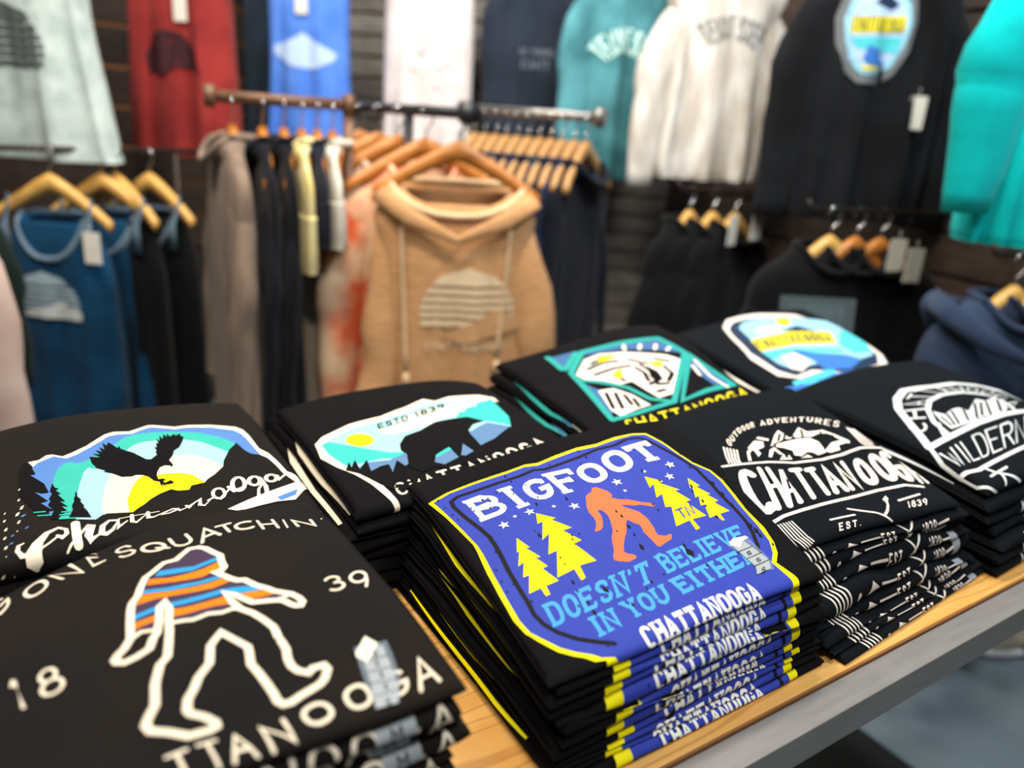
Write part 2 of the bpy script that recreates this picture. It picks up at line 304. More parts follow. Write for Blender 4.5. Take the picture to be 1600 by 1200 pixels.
class Stack:
    """A pile of folded shirts. Local x runs along the table edge, y to the back; ctrl = 4x4 top heights, front row first."""
    def __init__(self, ox, oy, yaw, W, L, ctrl, shirts, seed=0, wob=0.0025, rip=0.0012, skew=0.0, shear=0.0):
        self.ox, self.oy, self.yaw, self.W, self.L, self.ctrl = ox, oy, math.radians(yaw), W, L, ctrl
        self.sh = shirts; self.seed = seed; self.wob = wob; self.skew = skew; self.shear = shear; self.rip = rip
        tot = sum(s[0] for s in shirts); acc = 0.0; self.frac = [0.0]
        for s in shirts:
            acc += s[0]; self.frac.append(acc/tot)
    def T(self, x, y):
        s = min(1.08, max(-0.08, x/self.W+0.5)); t = min(1.08, max(-0.08, y/self.L))
        bx, by = bern(s), bern(t); z = 0.0
        for j in range(4):
            row = self.ctrl[j]
            z += by[j]*(bx[0]*row[0]+bx[1]*row[1]+bx[2]*row[2]+bx[3]*row[3])
        z += self.rip*(math.sin(x*31+y*17+self.seed)+0.6*math.sin(x*13-y*47+2*self.seed))
        return z
    def level(self, f, x, y):
        z = self.T(x, y)*f; a = f*(1-f)*4
        k = f*9.0+self.seed
        return z + a*self.wob*(math.sin(x*27+k*2.1)+0.7*math.sin(x*58-y*20+k*3.7)+0.5*math.sin(y*41+k*1.3))
    def S(self, k, u, v, o=0.0, low=False):
        """world point on shirt k; u across, v back from the front crease (v<0 rolls over the fold)"""
        th, dx, dy, yw, ws = self.sh[k]
        r = 0.009; W = self.W*ws; L = self.L
        hn = (self.frac[k+1]-self.frac[k])*self.ctrl[1][1]*0.5
        q = math.pi/4*(r+hn)
        au = abs(u)-(W/2-r); cu = 1.0; x = u
        if au > 0:
            ph = min(math.pi, au/q*math.pi/2); cu = math.cos(ph)
            x = math.copysign(W/2-r+(r+o)*math.sin(ph), u)
        cv = 1.0; y = r+v
        if v < 0:
            ph = min(math.pi, -v/q*math.pi/2); cv = math.cos(ph); y = r-(r+o)*math.sin(ph)
        elif v > L-2*r:
            ph = min(math.pi/2, (v-(L-2*r))/q*math.pi/2); cv = math.cos(ph); y = L-r+(r+o)*math.sin(ph)
        y *= 1-self.skew*x/(W/2); x += self.shear*self.frac[k+1]*(y-0.35*L)
        yw = math.radians(yw); c, s = math.cos(yw), math.sin(yw)
        px = dx + c*x - s*(y-L/2); py = dy + s*x + c*(y-L/2)+L/2
        zb, zt = self.level(self.frac[k], px, py), self.level(self.frac[k+1], px, py)
        mid, h = (zb+zt)/2, (zt-zb)/2
        z = mid + (h+o)*cu*cv*(-1 if low else 1)
        c, s = math.cos(self.yaw), math.sin(self.yaw)
        return (self.ox + c*px - s*py, self.oy + s*px + c*py, ZT + z)
    def lim(self, k):
        hn = (self.frac[k+1]-self.frac[k])*self.ctrl[1][1]*0.5
        return math.pi/4*(0.009+hn)
def jit(n, seed, a=0.004, rot=1.2, wid=0.0, thick=0.15, splay=(0, 0), twist=0.0):
    rn = random.Random(seed); out = []
    for i in range(n):
        f = 1-(i+0.5)/n          # 1 at the bottom, 0 at the top
        out.append((1+rn.uniform(-thick, thick), rn.uniform(-a, a)+splay[0]*f, rn.uniform(-a, a)+splay[1]*f, twist*(1-f)+rn.uniform(-rot, rot), 1+wid*f+rn.uniform(-.01, .01)))
    t, dx, dy, yw, ws = out[-1]; out[-1] = (t*1.1, 0, 0, twist, 1)
    return out
STK = {
 'bigfoot': Stack(.440, .338, 0, .300, .280, [[.092,.096,.100,.100],[.104,.112,.120,.118],[.104,.130,.152,.158],[.096,.120,.145,.150]], jit(12, 3, twist=-.8, splay=(0, -.014)), 1, wob=.0042, skew=.11, shear=.10),
 'squatch': Stack(.066, .335, 0, .285, .290, [[.125,.130,.130,.126],[.130,.138,.138,.132],[.120,.140,.140,.130],[.070,.122,.134,.118]], jit(10, 5), 2),
 'chatt': Stack(.722, .370, 4, .302, .258, [[.090,.102,.105,.095],[.108,.125,.125,.112],[.115,.135,.146,.142],[.110,.130,.146,.148]], [(t, d, e, y, w_) for t, (_, d, e, y, w_) in zip((.75,.7,.8,1.0,1.9,1.6,.75,.8,1.2), jit(9, 8, a=.005, rot=2.2, twist=-8, splay=(.028, -.046)))], 3, wob=.004),
 'wild': Stack(1.083, .345, 3, .320, .305, [[.10,.11,.11,.10],[.115,.13,.13,.12],[.12,.145,.15,.135],[.11,.135,.145,.135]], jit(7, 11, twist=-7, splay=(-.02, -.02)), 4),
 'eagle': Stack(.080, .648, 0, .290, .30, [[.100,.105,.105,.096],[.104,.115,.115,.104],[.104,.122,.122,.108],[.098,.115,.118,.098]], jit(6, 13), 5),
 'bear': Stack(.402, .618, 0, .294, .30, [[.092,.100,.100,.092],[.098,.110,.115,.100],[.098,.118,.125,.100],[.090,.110,.120,.095]], jit(8, 17, twist=-2, splay=(-.045, -.008)), 6),
 'mount': Stack(.752, .664, 0, .304, .285, [[.096,.105,.105,.10],[.105,.115,.125,.125],[.105,.125,.15,.15],[.100,.115,.15,.15]], jit(8, 19, twist=-6, splay=(-.055, -.010)), 7),
 'badge': Stack(1.132, .672, 0, .310, .285, [[.095,.10,.10,.10],[.105,.115,.125,.125],[.110,.13,.15,.15],[.105,.125,.15,.15]], jit(8, 23, twist=-9, splay=(-.055, -.030)), 8),
}

# artwork in tenths of a millimetre on each shirt (across, back from the front fold)
ART = {
 'bigfoot': [
  ['P','yellow',0,[-1446,2187,-1246,2252,-946,2286,-590,2308,-381,2333,-252,2298,-43,2339,220,2368,447,2346,688,2392,909,2393,1047,2351,1103,2105,1132,1871,1190,1664,1309,1502,1343,1334,1328,1104,1298,866,1305,590,1263,397,1196,270,1093,175,1160,-40,1120,-240,-1000,-240,-980,-60,-1073,-44,-1201,43,-1289,121,-1380,265,-1425,358,-1442,506,-1428,776,-1408,1036,-1357,1347,-1370,1158,-1352,1427,-1382,1663,-1422,1968]],
  ['P','blue',1,[-1416,2159,-1223,2220,-951,2246,-611,2265,-402,2291,-276,2253,-70,2287,192,2316,418,2296,653,2332,888,2359,1022,2320,1081,2083,1112,1853,1171,1647,1286,1487,1311,1321,1300,1169,1272,931,1256,625,1226,427,1148,286,1045,191,1080,-40,1020,-250,-820,-250,-900,-60,-1010,-34,-1163,68,-1251,147,-1334,271,-1390,354,-1410,485,-1394,728,-1365,1012,-1322,1325,-1338,1122,-1324,1392,-1349,1634,-1387,1920]],
  ['L','ink',2,41,[-844,15,-941,70,-1079,160,-1191,274,-1253,385,-1275,494,-1260,617,-1255,763,-1240,975,-1204,1218,-1197,1278,-1188,1435,-1212,1579,-1262,1801,-1288,1984,-1273,2077,-1193,2120,-1007,2123,-746,2144,-536,2154,-346,2193,-248,2152,-66,2169,152,2193,386,2239,593,2230,774,2292,910,2274,966,2197,1022,1980,1105,1739,1162,1556,1177,1317,1178,1110,1187,922,1182,741,1139,578,1073,429,1023,345],0],
  ['G','white',2,'slab','B',[-1175,2024,-867,1998,-863,1668,-1151,1657],0.2],
  ['G','white',2,'slab','I',[-833,2037,-675,2042,-656,1669,-787,1661],0.25],
  ['G','white',2,'slab','G',[-620,2013,-336,2073,-336,1702,-595,1672],0.25],
  ['G','white',2,'slab','F',[-310,2085,-24,2059,-24,1674,-283,1681],0.25],
  ['G','white',2,'slab','O',[-30,2012,251,2088,288,1743,8,1682],0.25],
  ['G','white',2,'slab','O',[302,2103,606,2188,622,1802,318,1733],0.25],
  ['G','white',2,'slab','T',[618,2163,963,2192,961,1804,661,1814],0.25],
  ['G','cyan',2,'slab','D',[-1167,554,-1028,562,-1059,340,-1191,329],0.27],
  ['G','cyan',2,'slab','O',[-1005,563,-864,569,-903,350,-1037,341],0.27],
  ['G','cyan',2,'slab','E',[-842,570,-698,576,-745,359,-881,352],0.27],
  ['G','cyan',2,'slab','S',[-674,577,-527,583,-583,366,-722,360],0.27],
  ['G','cyan',2,'slab','N',[-503,584,-350,592,-418,374,-561,367],0.27],
  ['G','cyan',2,'slab',"'",[-325,594,-269,598,-344,378,-395,375],0.27],
  ['G','cyan',2,'slab','T',[-244,599,-81,613,-170,388,-320,379],0.27],
  ['G','cyan',2,'slab','B',[3,631,136,641,127,421,0,412],0.27],
  ['G','cyan',2,'slab','E',[155,643,294,655,278,435,145,423],0.27],
  ['G','cyan',2,'slab','L',[313,657,456,671,434,452,296,437],0.27],
  ['G','cyan',2,'slab','I',[476,673,556,680,532,463,454,454],0.27],
  ['G','cyan',2,'slab','E',[577,682,724,696,696,482,552,465],0.27],
  ['G','cyan',2,'slab','V',[745,698,894,710,864,500,717,484],0.27],
  ['G','cyan',2,'slab','E',[915,711,1066,722,1034,518,885,502],0.27],
  ['G','cyan',2,'slab','I',[-905,302,-830,305,-843,115,-917,108],0.27],
  ['G','cyan',2,'slab','N',[-802,306,-664,311,-681,128,-816,117],0.27],
  ['G','cyan',2,'slab','Y',[-585,324,-449,327,-446,146,-568,144],0.27],
  ['G','cyan',2,'slab','O',[-430,328,-290,332,-303,148,-428,146],0.27],
  ['G','cyan',2,'slab','U',[-270,332,-126,338,-156,151,-285,148],0.27],
  ['G','cyan',2,'slab','E',[-47,351,106,362,124,177,-16,170],0.27],
  ['G','cyan',2,'slab','I',[128,364,215,372,224,183,144,178],0.27],
  ['G','cyan',2,'slab','T',[238,374,403,391,396,197,245,185],0.27],
  ['G','cyan',2,'slab','H',[427,394,600,414,578,215,418,199],0.27],
  ['G','cyan',2,'slab','E',[625,417,803,439,766,236,600,218],0.27],
  ['G','cyan',2,'slab','R',[829,442,1011,462,960,257,790,238],0.27],
  ['P','coral',2,[-5,1654,30,1653,61,1616,104,1546,112,1501,106,1463,81,1459,93,1434,133,1399,167,1380,212,1367,276,1324,330,1281,388,1257,425,1228,423,1205,397,1195,342,1229,288,1259,228,1265,164,1293,109,1318,122,1282,169,1230,217,1179,243,1096,244,1044,232,935,213,896,214,846,274,816,336,825,341,806,300,763,218,740,135,713,116,735,115,784,109,851,99,920,118,980,122,1018,86,1052,48,1115,12,1081,-58,969,-108,921,-176,839,-220,768,-204,742,-150,707,-147,676,-181,663,-247,654,-322,692,-354,719,-346,750,-292,819,-257,898,-224,960,-168,1027,-117,1146,-95,1222,-103,1293,-125,1327,-149,1316,-158,1232,-185,1170,-226,1104,-267,1073,-313,1068,-331,1080,-291,1116,-250,1182,-237,1244,-238,1326,-217,1397,-177,1476,-133,1557,-92,1582,-47,1599]],
  ['P','yellow',2,[-680,1527,-557,1380,-604,1374,-495,1200,-588,1198,-501,1025,-582,1012,-505,772,-669,780,-690,652,-740,639,-732,765,-908,745,-762,1004,-850,995,-717,1217,-810,1170,-688,1389,-742,1380]],
  ['P','yellow',2,[-993,1302,-950,1142,-985,1153,-924,1000,-968,1015,-920,884,-974,880,-915,714,-1039,708,-1051,620,-1092,618,-1092,704,-1205,693,-1109,865,-1166,863,-1078,1014,-1144,987,-1052,1146,-1077,1137]],
  ['P','yellow',2,[569,1612,707,1483,656,1472,801,1323,742,1332,822,1165,759,1158,841,930,674,931,671,802,614,794,635,926,456,896,576,1144,512,1154,588,1326,505,1298,592,1484,522,1441]],
  ['P','yellow',2,[984,1450,1041,1317,993,1312,1076,1178,1034,1181,1096,1071,1037,1062,1116,909,993,906,980,812,951,822,947,903,855,890,919,1064,877,1068,937,1192,891,1179,950,1315,920,1315]],
  ['G','blue',3,'sans','T',[578,1091,672,1107,653,969,569,960],0.22],
  ['G','blue',3,'sans','N',[692,1110,787,1126,753,979,669,971],0.22],
  ['S','white',2,55,[-1006,1517]],
  ['S','white',2,54,[-717,1573]],
  ['S','white',2,24,[-867,1577]],
  ['S','white',2,25,[-483,1544]],
  ['S','white',2,57,[-309,1465]],
  ['S','white',2,59,[929,1693]],
  ['S','white',2,55,[816,1529]],
  ['S','white',2,25,[615,1684]],
  ['S','white',2,58,[267,1641]],
  ['S','white',2,23,[266,1491]],
  ['P','ink',4,[-1366,2197,-1357,2171,-1366,2143,-1376,2159]],
  ['P','ink',4,[-1362,2036,-1353,2024,-1361,2008,-1371,2012]],
  ['P','ink',4,[-1346,1901,-1336,1884,-1343,1863,-1353,1873]],
  ['P','ink',4,[-1331,1807,-1322,1795,-1329,1780,-1339,1785]],
  ['P','ink',4,[-1160,1897,-1150,1885,-1159,1868,-1169,1874]],
  ['P','ink',4,[-1153,1849,-1143,1835,-1152,1817,-1162,1824]],
  ['P','ink',4,[-962,1962,-952,1944,-962,1921,-972,1932]],
  ['P','ink',4,[-968,1902,-958,1892,-968,1878,-978,1880]],
  ['P','ink',4,[-850,2008,-840,1997,-850,1980,-861,1983]],
  ['P','ink',4,[-717,1919,-707,1906,-717,1888,-727,1893]],
  ['P','ink',4,[-645,2250,-636,2221,-648,2187,-658,2206]],
  ['P','ink',4,[-638,2126,-628,2107,-639,2082,-649,2092]],
  ['P','ink',4,[-549,2002,-539,1991,-550,1974,-560,1977]],
  ['P','ink',4,[-527,1858,-517,1849,-528,1834,-538,1836]],
  ['P','ink',4,[-543,1764,-533,1746,-544,1724,-554,1734]],
  ['P','ink',4,[-315,1637,-303,1604,-318,1564,-331,1587]],
  ['P','ink',4,[-606,1682,-595,1652,-608,1617,-620,1638]],
  ['P','ink',4,[-1203,1514,-1188,1481,-1199,1445,-1213,1468]],
  ['P','ink',4,[-169,2215,-159,2203,-171,2185,-182,2188]],
  ['P','ink',4,[222,2182,232,2159,219,2130,208,2144]],
  ['P','ink',4,[209,2321,219,2297,206,2267,195,2282]],
  ['P','ink',4,[-804,1272,-789,1238,-802,1201,-818,1224]],
  ['P','ink',4,[-811,1313,-801,1305,-810,1294,-820,1296]],
  ['P','ink',4,[-549,1131,-538,1112,-547,1090,-557,1103]],
  ['P','ink',4,[-481,1117,-471,1100,-480,1081,-490,1091]],
  ['P','ink',4,[-571,1078,-561,1064,-569,1048,-580,1056]],
  ['P','ink',4,[-579,1018,-568,1007,-577,993,-587,998]],
  ['P','ink',4,[-776,935,-766,923,-773,909,-783,915]],
  ['P','ink',4,[111,2083,122,2073,110,2057,98,2059]],
  ['P','ink',4,[-1230,1252,-1221,1237,-1228,1220,-1238,1229]],
  ['P','ink',4,[6,1061,25,1032,9,995,-10,1015]],
  ['P','ink',4,[-7,942,6,922,-5,897,-18,911]],
  ['P','ink',4,[-33,809,-10,772,-30,728,-53,753]],
  ['P','ink',4,[23,1199,37,1176,24,1146,10,1162]],
  ['P','ink',4,[12,1271,23,1251,13,1226,1,1239]],
  ['P','ink',4,[-136,1023,-125,1013,-135,998,-146,1003]],
  ['P','ink',4,[601,1734,613,1708,599,1677,587,1694]],
  ['P','ink',4,[676,1527,688,1506,677,1480,664,1494]],
  ['P','ink',4,[885,1673,897,1657,884,1635,872,1644]],
  ['P','ink',4,[948,1365,965,1338,949,1304,932,1322]],
  ['P','ink',4,[913,1287,926,1265,914,1238,900,1253]],
  ['P','ink',4,[932,1140,947,1116,933,1086,917,1103]],
  ['P','ink',4,[920,1067,932,1048,920,1024,908,1037]],
  ['P','ink',4,[412,1242,424,1226,413,1204,400,1214]],
  ['P','ink',4,[417,1155,429,1142,418,1123,406,1130]],
  ['P','ink',4,[1109,1611,1122,1593,1109,1568,1095,1578]],
  ['P','ink',4,[1145,1850,1158,1837,1143,1815,1129,1820]],
  ['P','ink',4,[1183,1759,1196,1747,1181,1725,1168,1730]],
  ['P','ink',4,[1203,1345,1222,1315,1203,1276,1183,1296]],
  ['P','ink',4,[1201,1177,1221,1145,1201,1104,1180,1126]],
  ['P','ink',4,[1198,1007,1216,978,1197,941,1178,962]],
  ['P','ink',4,[1177,785,1193,755,1174,720,1157,741]],
  ['P','ink',4,[1194,635,1220,590,1190,536,1162,568]],
  ['P','ink',4,[1189,556,1210,520,1186,479,1164,504]],
  ['P','ink',4,[1185,708,1206,672,1182,629,1160,654]],
  ['P','ink',4,[370,601,396,556,367,502,340,533]],
  ['P','ink',4,[365,686,382,656,364,620,346,641]],
  ['P','ink',4,[931,909,945,885,930,856,915,872]],
  ['P','ink',4,[1229,398,1242,377,1227,353,1214,367]],
  ['P','ink',4,[-1326,1055,-1316,1038,-1323,1020,-1333,1031]],
  ['P','ink',4,[-1347,911,-1338,902,-1345,890,-1354,894]],
  ['P','ink',4,[-1280,841,-1270,832,-1277,820,-1287,824]],
  ['P','ink',4,[-1361,794,-1351,784,-1358,771,-1367,776]],
  ['P','ink',4,[-1230,635,-1218,617,-1224,597,-1235,610]],
  ['P','ink',4,[-777,934,-767,921,-774,906,-785,913]],
  ['P','ink',4,[-782,856,-772,843,-779,829,-789,836]],
  ['P','ink',4,[-818,679,-801,653,-811,624,-828,642]],
  ['P','ink',4,[-834,580,-821,560,-828,539,-841,553]],
  ['P','ink',4,[-814,452,-799,429,-808,404,-823,420]],
  ['P','ink',4,[-819,335,-806,316,-815,295,-827,309]],
  ['P','ink',4,[-602,508,-581,474,-595,437,-616,461]],
  ['P','ink',4,[-905,447,-893,430,-900,411,-912,423]],
  ['P','ink',4,[-906,33,-896,18,-903,3,-913,13]],
  ['P','ink',4,[-1105,2,-1097,-4,-1104,-10,-1112,-8]],
  ['P','ink',4,[-34,804,-11,768,-31,723,-54,749]],
  ['P','ink',4,[-614,530,-589,490,-606,447,-631,475]],
  ['P','ink',4,[-199,418,-184,393,-197,366,-212,384]],
  ['P','ink',4,[-275,363,-265,349,-274,333,-284,342]],
  ['P','ink',4,[351,631,384,575,348,507,315,546]],
  ['P','ink',4,[-488,288,-472,262,-484,234,-500,253]],
  ['P','ink',4,[-822,361,-801,328,-815,293,-836,316]],
  ['P','ink',4,[406,395,420,371,404,342,389,359]],
  ['P','ink',4,[543,356,553,339,541,318,530,330]],
  ['P','ink',4,[-41,435,-30,422,-40,408,-51,415]],
  ['G','white',3,'slab','C',[-600,55,-495,55,-495,-105,-600,-105],0.3],
  ['G','white',3,'slab','H',[-484,55,-380,55,-380,-105,-484,-105],0.3],
  ['G','white',3,'slab','A',[-369,55,-264,55,-264,-105,-369,-105],0.3],
  ['G','white',3,'slab','T',[-253,55,-148,55,-148,-105,-253,-105],0.3],
  ['G','white',3,'slab','T',[-138,55,-33,55,-33,-105,-138,-105],0.3],
  ['G','white',3,'slab','A',[-23,55,82,55,82,-105,-23,-105],0.3],
  ['G','white',3,'slab','N',[93,55,198,55,198,-105,93,-105],0.3],
  ['G','white',3,'slab','O',[208,55,314,55,314,-105,208,-105],0.3],
  ['G','white',3,'slab','O',[324,55,429,55,429,-105,324,-105],0.3],
  ['G','white',3,'slab','G',[439,55,544,55,544,-105,439,-105],0.3],
  ['G','white',3,'slab','A',[555,55,660,55,660,-105,555,-105],0.3],
 ],
 'squatch': [
  ['L','cream',2,51,[-414,1010,-421,1040,-400,1080,-356,1130,-312,1214,-307,1237,-289,1389,-265,1549,-245,1631,-198,1712,-164,1823,-115,1947,-55,1999,-8,2047,32,2084,118,2074,170,2131,229,2186,297,2170,336,2121,376,2011,409,1939,396,1851,396,1761,367,1727,326,1723,359,1663,397,1595,433,1550,482,1531,535,1433,591,1367,629,1309,671,1269,725,1221,758,1153,767,1097,741,1060,711,1070,687,1102,663,1152,633,1187,549,1219,464,1246,418,1319,377,1389,324,1442,344,1309,376,1208,432,1129,471,1037,511,910,506,789,515,903,510,761,515,654,496,573,496,497,519,440,571,398,611,426,678,423,688,382,645,313,603,280,470,237,404,209,360,212,337,246,334,313,322,404,303,522,283,618,302,720,311,790,252,910,199,1018,151,964,109,909,67,739,-20,634,-59,551,-111,471,-132,389,-120,351,-59,298,-13,230,-15,201,-53,189,-161,197,-254,273,-332,321,-348,375,-326,426,-278,508,-249,691,-195,860,-141,925,-117,1031,-87,1170,-86,1174,-67,1313,-41,1430,-53,1537,-90,1495,-125,1321,-156,1200,-186,1157,-224,1056,-308,1007,-374,987],1],
  ['L','cream',2,37,[-46,1267,17,1257,74,1238,170,1258,257,1229,329,1239,378,1207],0],
  ['L','cream',2,33,[-295,1220,-244,1259,-167,1240],0],
  ['L','cream',2,27,[611,1205,722,1210],0],
  ['P','purple',0,[-283,1269,-271,1439,-236,1611,-179,1713,-125,1873,-40,1969,65,2038,164,2099,224,2161,293,2154,367,2000,400,1928,369,1734,320,1727,406,1577,477,1514,538,1419,634,1281,692,1226,591,1228,455,1262,383,1386,321,1456,344,1285,355,1225,257,1229,170,1258,75,1243,-45,1272,-39,1442,-51,1549,-96,1499,-153,1238,-244,1259]],
  ['P','sky',1,[-19,1977,100,1933,206,1889,313,1912,399,1937,389,1879,302,1863,182,1835,87,1863,-55,1914]],
  ['P','orange',1,[-96,1898,28,1827,156,1807,258,1815,379,1854,384,1783,367,1727,318,1749,236,1713,141,1729,48,1754,-126,1825]],
  ['P','sky',1,[-154,1762,-24,1708,100,1685,193,1663,326,1667,346,1636,224,1624,110,1638,-1,1658,-163,1717]],
  ['P','orange',1,[-168,1705,-3,1646,119,1619,233,1606,343,1624,403,1566,264,1537,138,1555,17,1580,-97,1603,-227,1591]],
  ['P','sky',1,[-258,1471,-103,1509,-111,1460,-266,1414]],
  ['P','sky',1,[-25,1504,76,1495,189,1489,306,1495,407,1474,512,1439,570,1358,435,1386,376,1411,300,1442,178,1439,72,1442,-30,1452]],
  ['P','orange',1,[-270,1378,-120,1406,-129,1349,-280,1311]],
  ['P','orange',1,[-26,1413,75,1397,200,1397,304,1403,332,1303,247,1324,155,1331,61,1327,-37,1336]],
  ['P','orange',1,[396,1386,485,1371,586,1350,640,1278,566,1279,463,1289,421,1330]],
  ['G','cream',2,'sans','G',[-1145,2519,-1015,2757,-940,2426,-1053,2136],0.17],
  ['G','cream',2,'sans','O',[-907,2568,-751,2717,-690,2437,-843,2276],0.17],
  ['G','cream',2,'sans','N',[-721,2677,-549,2738,-468,2415,-630,2455],0.17],
  ['G','cream',2,'sans','E',[-469,2924,-365,2684,-315,2493,-416,2462],0.17],
  ['G','cream',2,'sans','S',[-259,2636,-131,2644,-96,2417,-233,2415],0.17],
  ['G','cream',2,'sans','Q',[-94,2535,72,2507,123,2300,-65,2346],0.17],
  ['G','cream',2,'sans','U',[122,2488,271,2484,298,2271,145,2267],0.17],
  ['G','cream',2,'sans','A',[325,2483,486,2512,505,2281,324,2210],0.17],
  ['G','cream',2,'sans','T',[478,2473,619,2488,639,2295,492,2290],0.17],
  ['G','cream',2,'sans','C',[614,2445,798,2472,786,2273,615,2281],0.17],
  ['G','cream',2,'sans','H',[804,2436,945,2406,940,2189,803,2221],0.17],
  ['G','cream',2,'sans','I',[994,2369,1037,2370,1020,2173,973,2176],0.17],
  ['G','cream',2,'sans','N',[1067,2342,1242,2303,1235,2135,1072,2169],0.17],
  ['G','cream',2,'sans',"'",[1314,2299,1349,2309,1314,2235,1283,2227],0.17],
  ['G','cream',2,'sans','1',[-989,1184,-917,1185,-877,864,-938,872],0.17],
  ['G','cream',2,'sans','8',[-843,1146,-724,1193,-679,918,-813,879],0.17],
  ['G','cream',2,'sans','3',[980,1308,1119,1325,1119,1120,979,1105],0.17],
  ['G','cream',2,'sans','9',[1156,1290,1315,1332,1292,1081,1150,1050],0.17],
  ['G','cream',2,'sans','T',[-304,117,-179,122,-154,-68,-278,-68],0.17],
  ['G','cream',2,'sans','T',[-146,124,-33,117,-1,-63,-117,-60],0.17],
  ['G','cream',2,'sans','A',[-1,107,111,108,149,-77,5,-65],0.17],
  ['G','cream',2,'sans','N',[180,103,334,115,356,-62,210,-84],0.17],
  ['G','cream',2,'sans','O',[405,131,584,172,623,4,446,-31],0.17],
  ['G','cream',2,'sans','O',[679,174,855,214,862,13,697,-15],0.17],
  ['G','cream',2,'sans','G',[963,188,1121,210,1085,3,933,-12],0.17],
  ['G','cream',2,'sans','A',[1167,232,1315,252,1287,-7,1119,-29],0.17],
 ],
 'eagle': [
  ['P','cream',0,[-896,1757,-806,1737,-735,1811,-685,1798,-599,1684,-511,1723,-373,1813,-262,1941,-179,2045,-92,2079,60,2023,165,2100,262,2171,318,2152,408,2098,515,2031,650,2056,896,2003,1134,1895,1195,1800,1222,1621,1232,1275,1293,1127,1323,884,1341,646,1438,561,1440,388,1356,413,1290,610,1276,794,1247,1002,1195,1107,1189,1270,1172,1550,1147,1699,1090,1803,878,1923,626,1979,501,1951,404,2012,307,2078,270,2089,174,2027,78,1943,-67,1979,-151,1967,-234,1866,-352,1747,-474,1649,-562,1611,-610,1655,-672,1737,-741,1712,-818,1670,-858,1602]],
  ['P','e_blue',0,[-858,1602,-818,1670,-741,1712,-672,1737,-610,1655,-562,1611,-474,1649,-352,1747,-234,1866,-151,1967,-67,1979,78,1943,174,2027,270,2089,307,2077,404,2012,501,1951,626,1979,878,1923,1090,1803,1147,1699,1172,1550,1189,1270,1195,1107,1116,1149,1073,1252,1038,1473,927,1304,852,1135,800,1017,762,875,648,719,556,630,517,572,396,557,360,486,269,505,212,558,109,517,17,455,-40,394,-107,346,-150,303,-350,372,-396,358,-446,309,-493,330,-566,371,-713,458,-770,473,-787,684,-841,788,-885,1094,-887,1211,-908,1452]],
  ['P','e_teal',1,[-764,463,-742,927,-708,1252,-659,1427,-587,1513,-537,1505,-500,1451,-450,1444,-379,1480,-255,1593,-127,1699,-7,1863,139,1909,280,1907,513,1854,727,1787,914,1629,1026,1444,927,1304,852,1135,800,1017,762,875,648,719,556,630,517,572,396,557,360,486,269,505,212,558,109,517,17,455,-40,394,-107,346,-150,303,-350,372,-396,358,-446,309,-493,330,-566,371,-713,458,-770,473]],
  ['P','e_light',2,[-595,379,-549,826,-506,1032,-454,1235,-405,1308,-345,1248,-197,1347,-44,1517,52,1621,149,1663,241,1660,390,1651,538,1625,694,1534,799,1390,897,1244,852,1135,800,1017,762,875,648,719,556,630,517,572,396,557,360,486,269,505,212,558,109,517,17,455,-40,394,-107,346,-150,303,-350,372,-396,358,-446,309,-493,330,-566,371]],
  ['P','cream2',3,[-385,384,-374,543,-322,802,-263,1023,-220,1099,-64,1247,196,1200,362,1249,470,1250,575,1194,650,1103,762,875,648,719,556,630,517,572,396,557,360,486,269,505,212,558,109,517,17,455,-40,394,-107,346,-150,303,-350,372]],
  ['P','e_sun',4,[-179,307,-164,528,-103,725,-22,883,37,936,74,898,151,888,251,879,354,845,449,762,521,570,396,557,360,486,269,505,212,558,109,517,17,455,-40,394,-107,346,-150,303]],
  ['P','cloth',5,[-372,1520,-278,1461,-338,1576,-275,1523,-305,1646,-252,1568,-267,1697,-225,1613,-227,1794,-196,1700,-175,1788,-141,1693,-109,1596,-88,1647,-86,1575,-46,1510,11,1440,62,1339,108,1251,150,1235,220,1321,214,1379,231,1411,223,1501,244,1485,255,1604,273,1568,278,1696,299,1635,315,1778,334,1681,365,1813,378,1726,401,1816,414,1729,471,1799,472,1740,527,1799,520,1718,545,1701,515,1586,451,1433,388,1368,357,1261,305,1163,315,1113,321,1044,301,996,294,1036,247,1063,198,1037,163,962,143,883,143,796,185,793,206,749,177,745,183,700,222,716,236,735,255,701,259,665,240,657,176,661,196,611,174,646,158,695,163,626,144,677,145,744,104,780,71,882,24,947,-29,972,-66,957,-153,991,-199,1063,-223,1099,-291,1165,-263,1167,-336,1260,-353,1334,-366,1375]],
  ['P','cloth',5,[-723,1153,-710,1061,-681,1027,-706,1002,-670,918,-696,922,-647,754,-691,786,-633,641,-683,686,-646,571,-729,445,-785,474,-746,624,-783,758,-757,820,-769,865,-736,961,-752,1007]],
  ['P','cloth',5,[-554,905,-540,841,-550,817,-520,715,-533,703,-508,594,-517,579,-495,493,-474,356,-641,438,-601,567,-603,644,-577,726,-577,765,-560,832]],
  ['P','cloth',5,[-929,1757,-870,1588,-846,1413,-893,1421,-788,1178,-850,1191,-885,1270,-761,993,-821,1005,-879,1072,-778,832,-839,825,-746,624,-877,656,-993,1055,-975,1592]],
  ['V','cream',6,[36,115,115,79,49,30,32,34,41,30],[-923,-166,-929,-124,-931,-44,-893,98,-820,232,-732,284,-679,234,-678,160,-716,113,-748,158]],
  ['V','cream',6,[20,20,24],[-742,148,-809,68,-882,-4]],
  ['V','cream',6,[13,27,35,41,49],[-990,141,-1027,117,-1038,40,-1010,-37,-957,-36]],
  ['V','cream',6,[70,70,65],[-604,310,-611,108,-611,-50]],
  ['V','cream',6,[16,23,26,41,60,64,52,19],[-696,-84,-649,2,-573,131,-514,219,-490,201,-525,73,-512,-7,-444,57]],
